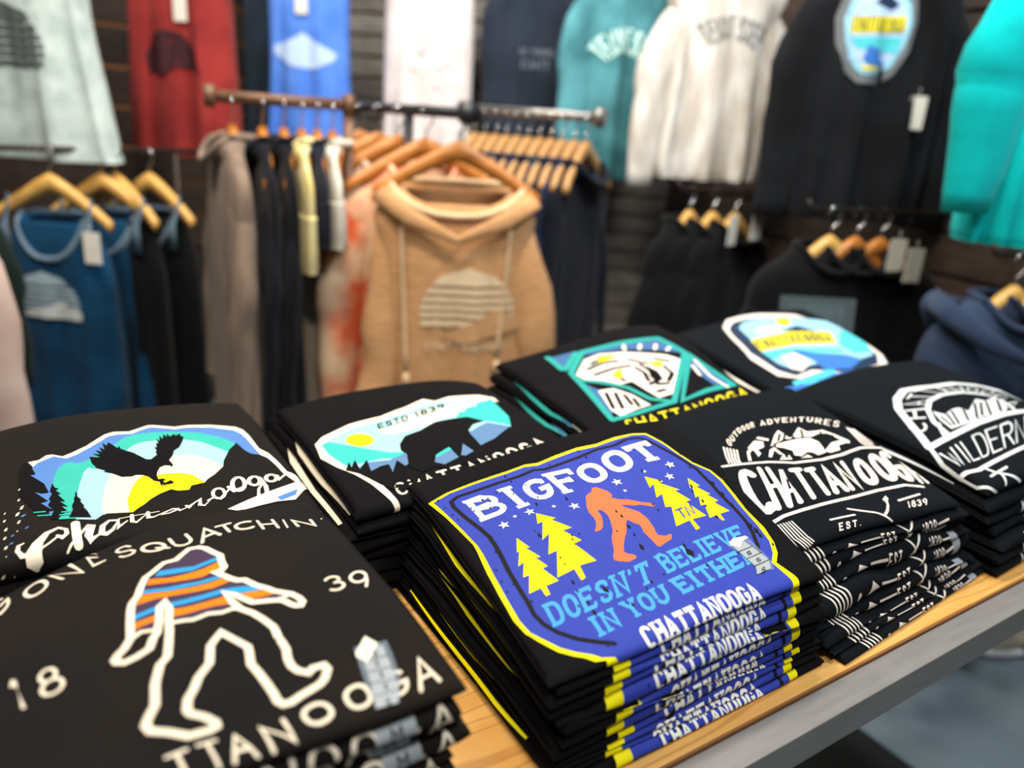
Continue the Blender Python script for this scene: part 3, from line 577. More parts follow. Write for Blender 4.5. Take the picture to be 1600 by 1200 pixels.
  ['V','cream',6,[27,27,44,49,44,33,33,42,11],[-280,217,-349,238,-408,175,-429,59,-395,38,-337,91,-281,209,-294,105,-212,181]],
  ['V','cream',6,[32,35,19,9],[-167,255,-178,154,-147,129,-46,231]],
  ['V','cream',6,[32,34,17,9],[-37,247,-47,166,-6,156,72,189]],
  ['V','cream',6,[9,9,9],[-278,238,-124,237,52,224]],
  ['V','cream',6,[23,17,19,19,14,23,19,9],[210,204,166,221,86,190,68,169,128,167,209,200,218,174,276,194]],
  ['V','cream',6,[28,34,15,30,36,14,12],[283,224,301,197,365,254,418,289,396,202,432,175,498,248]],
  ['V','cream',6,[33,33,33,33,33,33,33,33,33,33,33,33,33,33,33,33,33,33,33,33,33],[645,317,636,292,623,271,608,256,591,249,574,250,560,259,549,275,542,296,540,322,544,349,552,374,565,396,581,412,598,420,615,420,629,411,641,394,647,371,649,344,645,317]],
  ['V','cream',6,[41,41,41,41,41,41,41,41,41,41,41,41,41,41,41,41,41,41,41,41,41],[862,440,849,401,832,369,813,345,793,331,775,330,759,340,748,361,743,391,744,427,751,466,763,506,780,540,800,567,821,583,840,586,856,575,867,552,871,519,870,481,862,440]],
  ['V','cream',6,[40,40,40,40,40,40,40,40,40,40,40,40,40,40,40,40,40,40,40,40,40],[1018,474,1008,448,994,426,977,410,960,401,943,400,929,407,918,422,911,442,910,467,915,494,925,520,938,543,955,560,973,571,990,572,1005,565,1016,549,1022,527,1023,501,1018,474]],
  ['V','cream',6,[39,39,39,39,39,39,39,39,39,39,39,39,39,39,39,39,39,39,39,39,39],[1191,508,1182,486,1169,468,1153,454,1136,446,1120,445,1105,451,1094,463,1088,480,1086,501,1090,523,1099,545,1112,564,1128,579,1145,587,1162,588,1176,582,1187,569,1194,551,1195,530,1191,508]],
  ['V','cream',6,[12,24,32,15],[471,246,529,276,589,240,715,396]],
  ['V','cream',6,[54,40,27,16],[711,416,736,336,830,386,919,483]],
  ['V','cream',6,[28,45,42],[1039,542,1044,362,1018,225]],
  ['V','cream',6,[30,27,16],[929,199,963,320,1053,458]],
  ['V','cream',6,[39,39,24],[1211,557,1211,478,1284,557]],
  ['P','cream',7,[605,54,935,207,1362,402,1462,416,1560,445,1241,58,1066,59,700,-11]],
  ['P','e_blue',8,[1089,137,1325,258,1275,149,1105,68]],
  ['P','cream',6,[-998,1139,-992,1170,-977,1183,-985,1145]],
  ['P','cream',6,[-1011,934,-1004,969,-986,984,-995,940]],
  ['P','cream',6,[-999,765,-989,819,-962,843,-976,775]],
  ['P','cream',6,[-1035,654,-1025,708,-998,731,-1012,663]],
  ['P','cream',6,[-1027,506,-1018,551,-996,571,-1007,514]],
  ['P','cream',6,[-1034,362,-1031,380,-1022,388,-1026,365]],
  ['P','cream',6,[-1118,738,-1113,762,-1102,773,-1107,742]],
  ['P','cream',6,[-1127,589,-1121,623,-1104,638,-1112,595]],
  ['P','cream',6,[-1122,416,-1114,460,-1093,478,-1103,423]],
  ['P','cream',6,[-1130,269,-1123,305,-1105,320,-1114,275]],
  ['P','cream',6,[-1128,105,-1120,143,-1099,158,-1110,111]],
  ['P','cream',6,[-1120,-14,-1117,-2,-1110,3,-1114,-13]],
  ['P','cream',6,[-1085,-193,-1081,-180,-1071,-176,-1077,-191]],
  ['P','cream',6,[-1169,-183,-1158,-156,-1134,-147,-1148,-179]],
  ['P','e_blue',6,[-969,392,-957,418,-940,420,-951,397]],
  ['P','e_blue',6,[-997,618,-979,658,-953,661,-969,625]],
  ['P','e_blue',6,[-975,384,-961,412,-943,414,-955,389]],
  ['P','e_blue',6,[-1091,167,-1078,194,-1058,195,-1070,171]],
  ['P','e_blue',6,[-1080,294,-1067,321,-1049,322,-1061,298]],
  ['P','e_teal',6,[-898,673,-804,642,-805,622,-899,653]],
  ['P','e_teal',6,[-872,593,-765,555,-767,535,-873,573]],
  ['P','e_teal',6,[-709,525,-622,499,-623,479,-710,505]],
  ['P','e_teal',6,[-714,453,-585,407,-587,388,-715,433]],
  ['P','e_teal',6,[-691,572,-617,553,-619,533,-692,552]],
 ],
 'bear': [
  ['P','cream',0,[-1369,1540,-1246,1671,-883,1780,-482,1773,-106,1917,231,2116,353,2011,608,2120,1071,2136,1259,2052,1248,1895,1091,1892,1101,1855,940,1951,518,1937,156,1891,-166,1715,-540,1624,-883,1639,-1203,1546,-1315,1473,-1301,1246,-1234,973,-1136,684,-1059,363,-1027,116,-1011,-97,-1016,-285,-1080,-285,-1067,-118,-1105,108,-1145,336,-1231,635,-1336,901,-1411,1181]],
  ['P','e_light',1,[-1315,1473,-1199,1560,-877,1657,-533,1643,-154,1743,171,1923,531,1963,955,1978,1122,1892,1048,1341,922,1028,567,953,69,1025,-591,670,-864,572,-1193,708,-1260,1029]],
  ['P','cream',2,[-677,1466,-246,1469,181,1646,592,1738,851,1840,808,1704,288,1469,-118,1290,-531,1272]],
  ['P','cream',2,[-479,1523,24,1720,801,1916,991,1933,300,1722,-224,1520]],
  ['P','b_teal',2,[-1310,1475,-1218,1501,-1021,1253,-730,904,-578,812,-610,680,-856,822,-1171,832,-1244,879,-1308,1223]],
  ['P','b_teal',2,[500,1614,1177,1990,1076,1338,939,1057,706,1253,412,1174,286,1275]],
  ['P','b_slate',3,[-1185,731,-1001,805,-798,735,-587,791,-569,611,-820,456,-1016,529]],
  ['P','b_slate',3,[295,951,671,1190,908,1030,529,737,276,616]],
  ['P','b_slate',6,[-370,474,-300,597,-94,693,-82,465,-289,391]],
  ['P','b_slate',6,[-39,492,90,706,134,520,4,463]],
  ['P','b_teal',7,[-300,597,-94,693,-87,630,-317,547]],
  ['P','e_sun',3,[-767,1263,-785,1231,-811,1208,-843,1194,-879,1190,-916,1197,-952,1215,-985,1242,-1013,1276,-1033,1315,-1045,1356,-1047,1397,-1039,1435,-1023,1468,-998,1491,-966,1505,-930,1509,-892,1501,-854,1483,-820,1456,-792,1422,-771,1383,-760,1342,-759,1301]],
  ['P','cloth',5,[-554,1010,-431,1157,-206,1209,42,1353,248,1389,509,1413,657,1241,461,1163,318,1005,254,796,265,596,452,600,272,278,-123,334,-319,328,-403,404,-569,347,-657,516,-576,760,-598,876]],
  ['P','cloth',5,[-1274,760,-1184,923,-1197,793,-1110,941,-1140,702,-999,870,-1052,598,-923,653,-831,652,-858,474,-723,692,-674,479,-589,355,-721,160,-934,79,-1062,298,-1181,621]],
  ['G','cloth',6,'sans','E',[-604,1590,-520,1601,-545,1473,-628,1465],0.22],
  ['G','cloth',6,'sans','S',[-499,1604,-412,1618,-440,1487,-525,1476],0.22],
  ['G','cloth',6,'sans','T',[-390,1622,-300,1641,-331,1505,-419,1490],0.22],
  ['G','cloth',6,'sans','D',[-277,1646,-184,1671,-218,1530,-309,1510],0.22],
  ['G','cloth',6,'sans','1',[-82,1703,-17,1726,-51,1583,-117,1560],0.22],
  ['G','cloth',6,'sans','8',[10,1736,122,1780,90,1638,-24,1593],0.22],
  ['G','cloth',6,'sans','3',[150,1792,267,1841,239,1702,119,1650],0.22],
  ['G','cloth',6,'sans','9',[297,1854,417,1906,395,1773,270,1716],0.22],
  ['G','cream',5,'sans','C',[-950,250,-823,265,-849,35,-981,17],0.24],
  ['G','cream',5,'sans','H',[-785,269,-656,283,-674,58,-809,40],0.24],
  ['G','cream',5,'sans','A',[-617,287,-485,299,-495,80,-633,64],0.24],
  ['G','cream',5,'sans','T',[-446,303,-312,313,-313,99,-453,85],0.24],
  ['G','cream',5,'sans','T',[-272,317,-135,328,-127,115,-270,103],0.24],
  ['G','cream',5,'sans','A',[-93,331,46,350,60,137,-84,119],0.24],
  ['G','cream',5,'sans','N',[88,358,231,389,250,169,103,143],0.24],
  ['G','cream',5,'sans','O',[275,399,428,440,451,212,295,178],0.24],
  ['G','cream',5,'sans','O',[476,454,642,509,669,272,500,224],0.24],
  ['G','cream',5,'sans','G',[695,528,876,598,908,352,722,288],0.24],
  ['G','cream',5,'sans','A',[933,621,1127,701,1167,450,966,374],0.24],
 ],
 'mount': [
  ['P','m_blue',0,[-303,2215,82,2215,580,2133,1020,2048,1162,1604,1160,1459,768,1698,276,1986,-341,2069]],
  ['P','m_blue',0,[-853,2308,-343,2288,-737,1783,-869,1717]],
  ['P','m_blue',0,[1137,1381,1231,996,1301,563,1005,505,959,1102]],
  ['P','m_blue',0,[-912,1378,-781,946,-924,345,-1056,231]],
  ['L','m_teal',2,93,[-291,2207,-833,1618,-1065,152],0],
  ['L','m_teal',2,95,[-392,2232,-838,1772],0],
  ['L','m_teal',2,85,[-1065,152,27,280,1132,1493],0],
  ['L','m_teal',2,100,[1173,1429,160,268,810,479,1332,558,1176,1456],0],
  ['L','m_teal',2,115,[-291,2207,401,2178,1034,2067,1147,1490],0],
  ['L','m_teal',2,81,[-827,1316,-376,815,-251,455,27,280],0],
  ['L','m_teal',2,94,[-833,2344,-883,1802],0],
  ['P','paper',1,[-809,1527,-415,1948,-110,2014,221,1903,528,1702,815,1521,947,1342,519,864,167,487,-111,433,-167,663,-220,955,-421,934,-594,1147,-790,1326]],
  ['P','paper',1,[-806,929,-575,888,-426,648,-333,317,-614,280,-902,203,-932,402]],
  ['L','cloth',2,78,[-566,1594,-251,1688,-19,1640],0],
  ['L','cloth',2,75,[-579,1368,-224,1429,57,1409],0],
  ['L','cloth',2,66,[-351,1234,-305,1016],0],
  ['L','cloth',2,74,[168,1621,297,1419,544,1337],0],
  ['L','cloth',2,71,[96,1322,120,1120,36,907],0],
  ['L','cloth',2,69,[219,1380,261,1084,176,874,-3,805],0],
  ['L','cloth',2,71,[548,1248,554,1023,349,839],0],
  ['L','cloth',2,71,[107,778,295,766],0],
  ['L','cloth',2,67,[-26,594,114,611],0],
  ['L','cloth',2,59,[-746,810,-869,431],0],
  ['L','cloth',2,59,[-629,756,-751,385],0],
  ['L','cloth',2,59,[-537,664,-578,422],0],
  ['L','cloth',2,59,[-471,535,-511,344],0],
  ['L','cloth',2,77,[-117,1898,10,1786],0],
  ['L','cloth',2,69,[550,1489,722,1345],0],
  ['L','cloth',2,77,[-412,1741,-198,1822],0],
  ['P','cloth',2,[295,1320,354,1121,298,905,124,802,133,997]],
  ['L','paper',3,58,[526,1848,632,1977],0],
  ['L','paper',3,57,[307,1930,385,2074],0],
  ['L','paper',3,60,[746,1741,856,1870],0],
  ['L','paper',3,59,[906,1645,1006,1709],0],
  ['L','paper',3,55,[1160,1270,1115,809,1180,505],0],
  ['L','paper',3,55,[1024,1141,970,891],0],
  ['P','m_yellow',3,[-190,1940,67,1873,-97,1723,-298,1715]],
  ['P','m_yellow',3,[-357,1273,-127,1380,-268,1095,-394,1119]],
  ['P','m_yellow',3,[369,1426,608,1378,530,1224,405,1238]],
  ['G','m_yellow',3,'sans','C',[-964,88,-804,97,-879,-158,-966,-285],0.22],
  ['G','m_yellow',3,'sans','H',[-772,98,-613,104,-689,-138,-849,-153],0.22],
  ['G','m_yellow',3,'sans','A',[-581,104,-421,107,-493,-127,-657,-136],0.22],
  ['G','m_yellow',3,'sans','T',[-388,108,-226,111,-291,-115,-459,-125],0.22],
  ['G','m_yellow',3,'sans','T',[-193,112,-24,118,-85,-102,-257,-113],0.22],
  ['G','m_yellow',3,'sans','A',[10,119,189,142,120,-85,-50,-99],0.22],
  ['G','m_yellow',3,'sans','N',[226,149,420,193,324,-61,153,-81],0.22],
  ['G','m_yellow',3,'sans','O',[461,203,671,259,546,-26,359,-56],0.22],
  ['G','m_yellow',3,'sans','O',[715,271,936,334,807,39,586,-18],0.22],
  ['G','m_yellow',3,'sans','G',[980,346,1202,403,1088,119,853,52],0.22],
  ['G','m_yellow',3,'sans','A',[1246,414,1466,464,1371,194,1136,132],0.22],
  ['G','m_yellow',3,'sans','T',[-480,-128,-421,-125,-308,-291,-349,-324],0.26],
  ['G','m_yellow',3,'sans','E',[-391,-123,-331,-118,-209,-500,-279,-288],0.26],
  ['G','m_yellow',3,'sans','N',[-301,-116,-241,-112,-102,-500,-179,-500],0.26],
  ['G','m_yellow',3,'sans','N',[-210,-110,-149,-105,-80,-198,-77,-292],0.26],
  ['G','m_yellow',3,'sans','E',[-118,-103,-56,-98,-5,-165,-60,-180],0.26],
  ['G','m_yellow',3,'sans','S',[-24,-96,39,-92,84,-150,24,-159],0.26],
  ['G','m_yellow',3,'sans','S',[71,-89,135,-85,177,-139,115,-146],0.26],
  ['G','m_yellow',3,'sans','E',[167,-82,232,-77,271,-129,208,-135],0.26],
  ['G','m_yellow',3,'sans','E',[265,-74,332,-68,368,-118,304,-125],0.26],
 ],
 'badge': [
  ['P','paper',0,[-624,2436,-340,2696,-54,2712,320,2645,983,2351,1200,1719,1498,1597,1502,1136,1507,700,1344,400,645,14,-387,267,-786,176,-1086,398,-1126,1029,-826,1934]],
  ['P','d_navy',1,[-578,2319,-346,2512,-51,2535,840,2194,1451,1963,1470,1610,1431,1096,1365,669,1141,416,180,170,-409,383,-805,294,-959,547,-980,1212,-707,2044]],
  ['P','d_ice',2,[-407,2256,-164,2436,185,2394,809,2159,1425,1967,1490,1641,1371,1074,1298,675,873,578,410,572,-132,540,-679,473,-799,736,-790,1131,-557,1774]],
  ['P','d_blue',3,[-151,1145,207,899,695,755,906,574,388,307,-167,294,-103,714,-229,981]],
  ['P','d_blue',3,[-1318,-6,-1040,32,406,257,7,-4,-692,-71,-1196,-113]],
  ['P','d_cyan',3,[1223,1448,1750,1720,1352,764,924,771,875,1050]],
  ['P','d_cyan',3,[-790,1131,-237,1162,816,952,704,836,-258,986,-790,899]],
  ['P','d_cyan',3,[-1030,145,12,342,-62,197,-814,-25,-1080,-12]],
  ['P','paper',3,[-520,988,-200,975,-196,614,-596,388,-714,541]],
  ['P','paper',4,[-158,2058,141,2005,223,1855,86,1775,-296,1888]],
  ['P','d_navy',4,[158,1779,578,1859,762,1662,797,1541,406,1662]],
  ['P','m_yellow',4,[428,2262,665,2203,563,1965,339,1910,305,2075]],
  ['P','m_yellow',4,[-619,1677,242,1714,1074,1525,867,1135,20,1260,-776,1188]],
  ['G','d_navy',5,'sans','C',[-622,1594,-491,1601,-601,1249,-715,1243],0.36],
  ['G','d_navy',5,'sans','H',[-465,1602,-331,1611,-460,1262,-578,1251],0.36],
  ['G','d_navy',5,'sans','A',[-304,1613,-169,1622,-313,1277,-436,1264],0.36],
  ['G','d_navy',5,'sans','T',[-142,1624,-6,1632,-163,1296,-288,1281],0.36],
  ['G','d_navy',5,'sans','T',[21,1634,158,1642,-12,1315,-138,1299],0.36],
  ['G','d_navy',5,'sans','A',[185,1644,307,1631,137,1315,14,1318],0.36],
  ['G','d_navy',5,'sans','N',[328,1625,437,1595,283,1292,162,1311],0.36],
  ['G','d_navy',5,'sans','O',[459,1589,570,1561,428,1267,307,1288],0.36],
  ['G','d_navy',5,'sans','O',[593,1556,707,1531,574,1242,453,1263],0.36],
  ['G','d_navy',5,'sans','G',[731,1526,848,1503,720,1217,598,1238],0.36],
  ['G','d_navy',5,'sans','A',[872,1499,993,1478,867,1191,744,1212],0.36],
 ],
 'chatt': [
  ['L','paper',1,39,[-887,1203,-686,1160,-338,1065,-65,944,326,895,680,907,1091,975,1471,962],0],
  ['L','paper',1,38,[-1181,242,-923,279,-513,273,60,280,547,305,1019,299,1243,220],0],
  ['L','paper',1,21,[-588,1517,-713,1334,-773,1225],0],
  ['L','paper',1,21,[-564,1488,-692,1307,-743,1211],0],
  ['L','paper',1,21,[-540,1460,-670,1281,-713,1198],0],
  ['L','paper',1,21,[-515,1432,-649,1254,-683,1184],0],
  ['L','paper',1,21,[-491,1405,-628,1228,-652,1170],0],
  ['L','paper',1,30,[1331,1378,1218,1076,1226,1013],0],
  ['L','paper',1,31,[1358,1366,1272,1074,1273,1011],0],
  ['L','paper',1,31,[1386,1353,1327,1073,1321,1010],0],
  ['L','paper',1,32,[1413,1341,1384,1073,1370,1010],0],
  ['L','paper',1,88,[1479,1354,1470,1091,1505,1058],0],
  ['L','paper',1,16,[-1066,210,-1093,11,-1079,-165],0],
  ['L','paper',1,16,[-1033,206,-1054,5,-964,-168],0],
  ['L','paper',1,16,[-999,202,-1015,0,-941,-141],0],
  ['L','paper',1,16,[-965,199,-976,-5,-920,-111],0],
  ['L','paper',1,16,[-931,196,-937,-10,-893,-92],0],
  ['L','paper',1,16,[-896,193,-897,-15,-862,-76],0],
  ['G','paper',2,'sans','O',[-469,1616,-399,1651,-440,1528,-515,1484],0.3],
  ['G','paper',2,'sans','U',[-374,1663,-303,1698,-339,1586,-414,1543],0.3],
  ['G','paper',2,'sans','T',[-278,1710,-207,1744,-238,1644,-313,1601],0.3],
  ['G','paper',2,'sans','D',[-182,1756,-114,1780,-145,1687,-212,1658],0.3],
  ['G','paper',2,'sans','O',[-93,1781,-33,1785,-75,1689,-127,1687],0.3],
  ['G','paper',2,'sans','O',[-11,1787,50,1792,-4,1693,-57,1690],0.3],
  ['G','paper',2,'sans','R',[72,1794,135,1799,67,1696,14,1694],0.3],
  ['G','paper',2,'sans','A',[225,1791,307,1780,231,1679,153,1688],0.3],
  ['G','paper',2,'sans','D',[335,1777,419,1768,339,1669,259,1676],0.3],
  ['G','paper',2,'sans','V',[449,1766,536,1759,450,1660,367,1666],0.3],
  ['G','paper',2,'sans','E',[567,1753,656,1734,558,1634,478,1654],0.3],
  ['G','paper',2,'sans','N',[688,1728,781,1711,669,1609,586,1627],0.3],
  ['G','paper',2,'sans','T',[815,1706,913,1692,785,1588,698,1603],0.3],
  ['G','paper',2,'sans','U',[948,1688,1035,1659,891,1550,816,1583],0.3],
  ['G','paper',2,'sans','R',[1063,1646,1146,1611,984,1493,915,1534],0.3],
  ['G','paper',2,'sans','E',[1176,1599,1264,1567,1084,1440,1010,1479],0.3],
  ['G','paper',2,'sans','S',[1296,1556,1390,1528,1191,1393,1111,1427],0.3],
  ['P','paper',1,[-63,1310,158,1472,288,1541,296,1460,288,1336,594,1507,627,1392,771,1378,870,1379,965,1261,1060,1115,1000,1066,922,1169,872,1295,732,1315,569,1283,421,1289,342,1358,202,1369,28,1314]],
  ['L','cloth',2,51,[28,1314,147,1315,376,1304,529,1275,581,1181,544,1077,486,984,345,968,322,1029,263,1058,127,1015,56,1058,110,1138,50,1221,-17,1269],1],
  ['P','paper',3,[28,1314,147,1315,376,1304,529,1275,581,1181,544,1077,486,984,345,968,322,1029,263,1058,127,1015,56,1058,110,1138,50,1221,-17,1269]],
  ['P','paper',2,[-344,1388,-158,1478,-71,1419,-149,1325,-264,1310,-283,1233,-367,1192,-318,1312,-353,1349]],
  ['P','paper',2,[-109,1499,-53,1526,35,1438,-1,1402]],
  ['P','paper',2,[-539,1171,-412,1331,-314,1375,-324,1336,-406,1286,-504,1156]],
  ['P','paper',2,[-263,1140,-133,1255,-38,1278,-55,1119,-97,1135,-88,1228,-227,1125]],
  ['P','paper',2,[-187,1047,-40,1134,-89,1031,7,1096,-32,1003]],
  ['P','paper',2,[478,1004,740,1125,1040,1155,1028,1089,794,1059,736,982,560,966]],
  ['P','paper',2,[86,990,224,1022,246,960]],
  ['G','paper',2,'sans','C',[-833,1095,-607,1024,-883,319,-1206,395],0.36],
  ['G','paper',2,'sans','H',[-555,1043,-419,986,-714,333,-945,359],0.36],
  ['G','paper',2,'sans','A',[-383,939,-246,909,-557,344,-789,361],0.36],
  ['G','paper',2,'sans','T',[-246,882,-65,850,-282,356,-503,357],0.36],
  ['G','paper',2,'sans','T',[-64,825,107,820,-45,364,-277,361],0.36],
  ['G','paper',2,'sans','A',[136,806,313,803,190,362,-83,356],0.36],
  ['G','paper',2,'sans','N',[388,802,585,825,407,366,190,362],0.36],
  ['G','paper',2,'sans','O',[672,792,916,833,763,387,457,381],0.36],
  ['G','paper',2,'sans','O',[973,825,1254,886,1101,384,800,379],0.36],
  ['G','paper',2,'sans','G',[1246,879,1480,908,1286,298,1064,357],0.36],
  ['G','paper',2,'sans','A',[1445,859,1686,929,1413,243,1274,266],0.36],
  ['L','paper',1,22,[-482,69,-139,49],0],
  ['L','paper',1,26,[645,105,1045,128],0],
  ['L','cloth',2,25,[318,1452,207,1367],0],
  ['L','cloth',2,26,[358,1373,343,1316],0],
  ['L','cloth',2,26,[572,1443,465,1315],0],
  ['L','cloth',2,29,[796,1343,735,1261],0],
  ['L','cloth',2,29,[902,1250,853,1179],0],
  ['L','cloth',2,25,[237,1461,113,1363],0],
  ['G','paper',2,'sans','E',[-437,6,-377,0,-438,-69,-501,-66],0.28],
  ['G','paper',2,'sans','S',[-346,-3,-284,-8,-341,-74,-406,-71],0.28],
  ['G','paper',2,'sans','T',[-253,-10,-189,-14,-243,-78,-309,-75],0.28],
  ['G','paper',2,'sans','.',[-156,-16,-130,-18,-184,-80,-210,-79],0.28],
  ['G','paper',2,'sans','1',[736,68,779,66,681,-22,638,-21],0.28],
  ['G','paper',2,'sans','8',[801,65,873,61,775,-26,703,-23],0.28],
  ['G','paper',2,'sans','3',[894,60,967,57,869,-30,796,-27],0.28],
  ['G','paper',2,'sans','9',[989,56,1063,52,964,-33,891,-30],0.28],
  ['L','paper',1,26,[-135,142,-8,81,143,14,235,-57,296,-113],0],
  ['L','paper',1,26,[526,181,426,74,322,3,222,-40],0],
  ['P','paper',2,[452,165,563,211,540,152,447,118]],
 ],
 'wild': [
  ['L','paper2',1,109,[-1488,763,-1192,1217,-898,1637,-654,1849,-340,1978,-73,1953,253,1906,793,1930,1188,1820,1509,1610,1543,1370,1699,1147],0],
  ['L','paper2',1,70,[-974,842,-846,1144,-551,1450,-296,1606,42,1657,464,1620,849,1490,963,1299,798,1007],0],
  ['L','paper2',1,88,[-1488,763,-974,819,-254,931,411,978,970,992,1549,1007],0],
  ['L','paper2',1,55,[-1488,763,-1625,488,-1653,254,-1360,197,-807,247,-213,322,387,379],0],
  ['L','paper2',1,40,[-1653,254,-1643,43,-1294,-319],0],
  ['L','paper2',1,41,[-1274,211,-1214,78,-1069,-49,-980,-140],0],
  ['L','paper2',1,61,[-1059,855,-804,1125],0],
  ['G','paper2',2,'sans','C',[-1343,1143,-1153,1331,-904,1215,-1173,1013],0.16],
  ['G','paper2',2,'sans','H',[-1093,1390,-889,1592,-536,1492,-818,1279],0.16],
  ['G','paper2',2,'sans','A',[-829,1653,-617,1761,-264,1623,-452,1556],0.16],
  ['G','paper2',2,'sans','T',[-552,1787,-329,1876,-35,1667,-213,1632],0.16],
  ['G','paper2',2,'sans','T',[-258,1904,-8,1913,181,1684,21,1679],0.16],
  ['G','paper2',2,'sans','A',[72,1898,362,1863,375,1664,224,1678],0.16],
  ['G','paper2',2,'sans','N',[459,1857,749,1811,575,1637,424,1662],0.16],
  ['G','paper2',2,'sans','O',[809,1780,1035,1688,747,1572,612,1621],0.16],
  ['G','paper2',2,'sans','O',[1111,1665,1326,1578,902,1491,791,1559],0.16],
  ['G','paper2',2,'sans','G',[1322,1533,1308,1386,837,1264,884,1436],0.16],
  ['G','paper2',2,'sans','A',[1304,1343,1286,1198,796,1055,826,1214],0.16],
  ['G','paper2',2,'sans','W',[-1511,626,-1235,650,-1383,333,-1546,346],0.15],
  ['G','paper2',2,'sans','I',[-1202,654,-1067,671,-1287,330,-1364,333],0.15],
  ['G','paper2',2,'sans','L',[-1031,676,-753,721,-1120,328,-1267,330],0.15],
  ['G','paper2',2,'sans','D',[-712,728,-391,769,-901,336,-1099,328],0.15],
  ['G','paper2',2,'sans','E',[-343,774,0,802,-603,365,-866,339],0.15],
  ['G','paper2',2,'sans','R',[48,805,403,833,-269,407,-564,370],0.15],
  ['G','paper2',2,'sans','N',[455,838,795,874,43,441,-227,412],0.15],
  ['G','paper2',2,'sans','E',[819,876,1004,895,236,443,66,441],0.15],
  ['G','paper2',2,'sans','S',[1032,899,1249,931,430,443,259,443],0.15],
  ['G','paper2',2,'sans','S',[1282,936,1530,980,629,444,454,443],0.15],
  ['P','paper2',2,[-545,1390,-478,1249,-246,1307,-104,1301,-51,1185,437,1397,568,1324,971,1405,757,1107,497,1005,71,1015,-383,968,-793,940,-768,1004,-713,1138]],
  ['L','cloth',3,37,[-594,1220,-698,1003],0],
  ['L','cloth',3,37,[-293,1275,-544,997],0],
  ['L','cloth',3,37,[-102,1227,-312,1015],0],
  ['L','cloth',3,38,[273,1306,-111,1022],0],
  ['L','cloth',3,40,[535,1303,205,1024],0],
  ['L','cloth',3,45,[855,1327,491,1051],0],
  ['L','cloth',3,38,[406,1301,41,1045],0],
  ['L','cloth',3,37,[-432,1255,-628,1002],0],
  ['G','paper2',2,'sans','T',[-1355,72,-948,112,-1086,-120,-1448,-134],0.16],
  ['G','paper2',2,'sans','N',[-399,157,15,178,-220,-69,-609,-98],0.16],
 ],
 'bigfoot_sticker': [
  ['P','film',5,[763,513,1039,520,1048,217,999,105,806,137,833,191,835,337]],
  ['P','label',6,[809,488,964,504,1036,221,839,189]],
  ['P','label',6,[837,187,1034,218,973,127,779,107]],
  ['L','ink',7,8,[796,400,995,416],0],
  ['L','ink',7,8,[833,300,1033,320],0],
  ['L','ink',7,8,[833,199,1042,219],0],
  ['G','ink',7,'sans','S',[878,372,936,383,924,332,864,327],0.2],
  ['G','ink',7,'sans','S',[901,266,961,282,954,232,893,223],0.2],
  ['G','ink',7,'sans','S',[868,151,933,167,899,114,842,102],0.2],
  ['P','tagpaper',8,[803,534,882,567,1021,553,1042,523,941,503,870,442,792,494]],
 ],
 'squatch_sticker': [
  ['P','film',5,[897,483,1116,457,1101,330,1064,125,975,-39,829,-26,850,181]],
  ['P','label',6,[928,448,1075,430,1051,229,1017,41,968,-37,831,-30,879,158]],
  ['L','ink',7,8,[916,340,1064,329],0],
  ['L','ink',7,8,[893,247,1051,229],0],
  ['L','ink',7,7,[876,152,1037,127],0],
  ['L','ink',7,7,[862,47,1015,37],0],
  ['G','ink',7,'sans','S',[993,403,1026,402,1011,345,979,346],0.24],
  ['G','ink',7,'sans','S',[969,318,1001,317,987,262,955,263],0.24],
  ['G','ink',7,'sans','S',[957,220,988,219,974,165,943,167],0.24],
  ['G','ink',7,'sans','S',[942,118,973,117,959,65,929,66],0.24],
  ['G','ink',7,'sans','S',[906,5,936,3,925,-36,896,-35],0.24],
  ['P','tagpaper',9,[1002,548,1052,450,923,320,882,392,886,426]],
  ['G','print_grey',10,'sans','$',[928,419,939,427,952,393,942,384],0.18],
  ['G','print_grey',10,'sans','1',[941,429,947,434,960,400,954,394],0.18],
  ['G','print_grey',10,'sans','2',[949,436,959,445,973,410,963,401],0.18],
  ['G','print_grey',10,'sans','.',[961,447,965,450,979,415,975,412],0.18],
  ['G','print_grey',10,'sans','9',[967,452,978,461,992,426,981,417],0.18],
  ['G','print_grey',10,'sans','9',[980,463,991,472,1004,436,994,427],0.18],
 ],
}

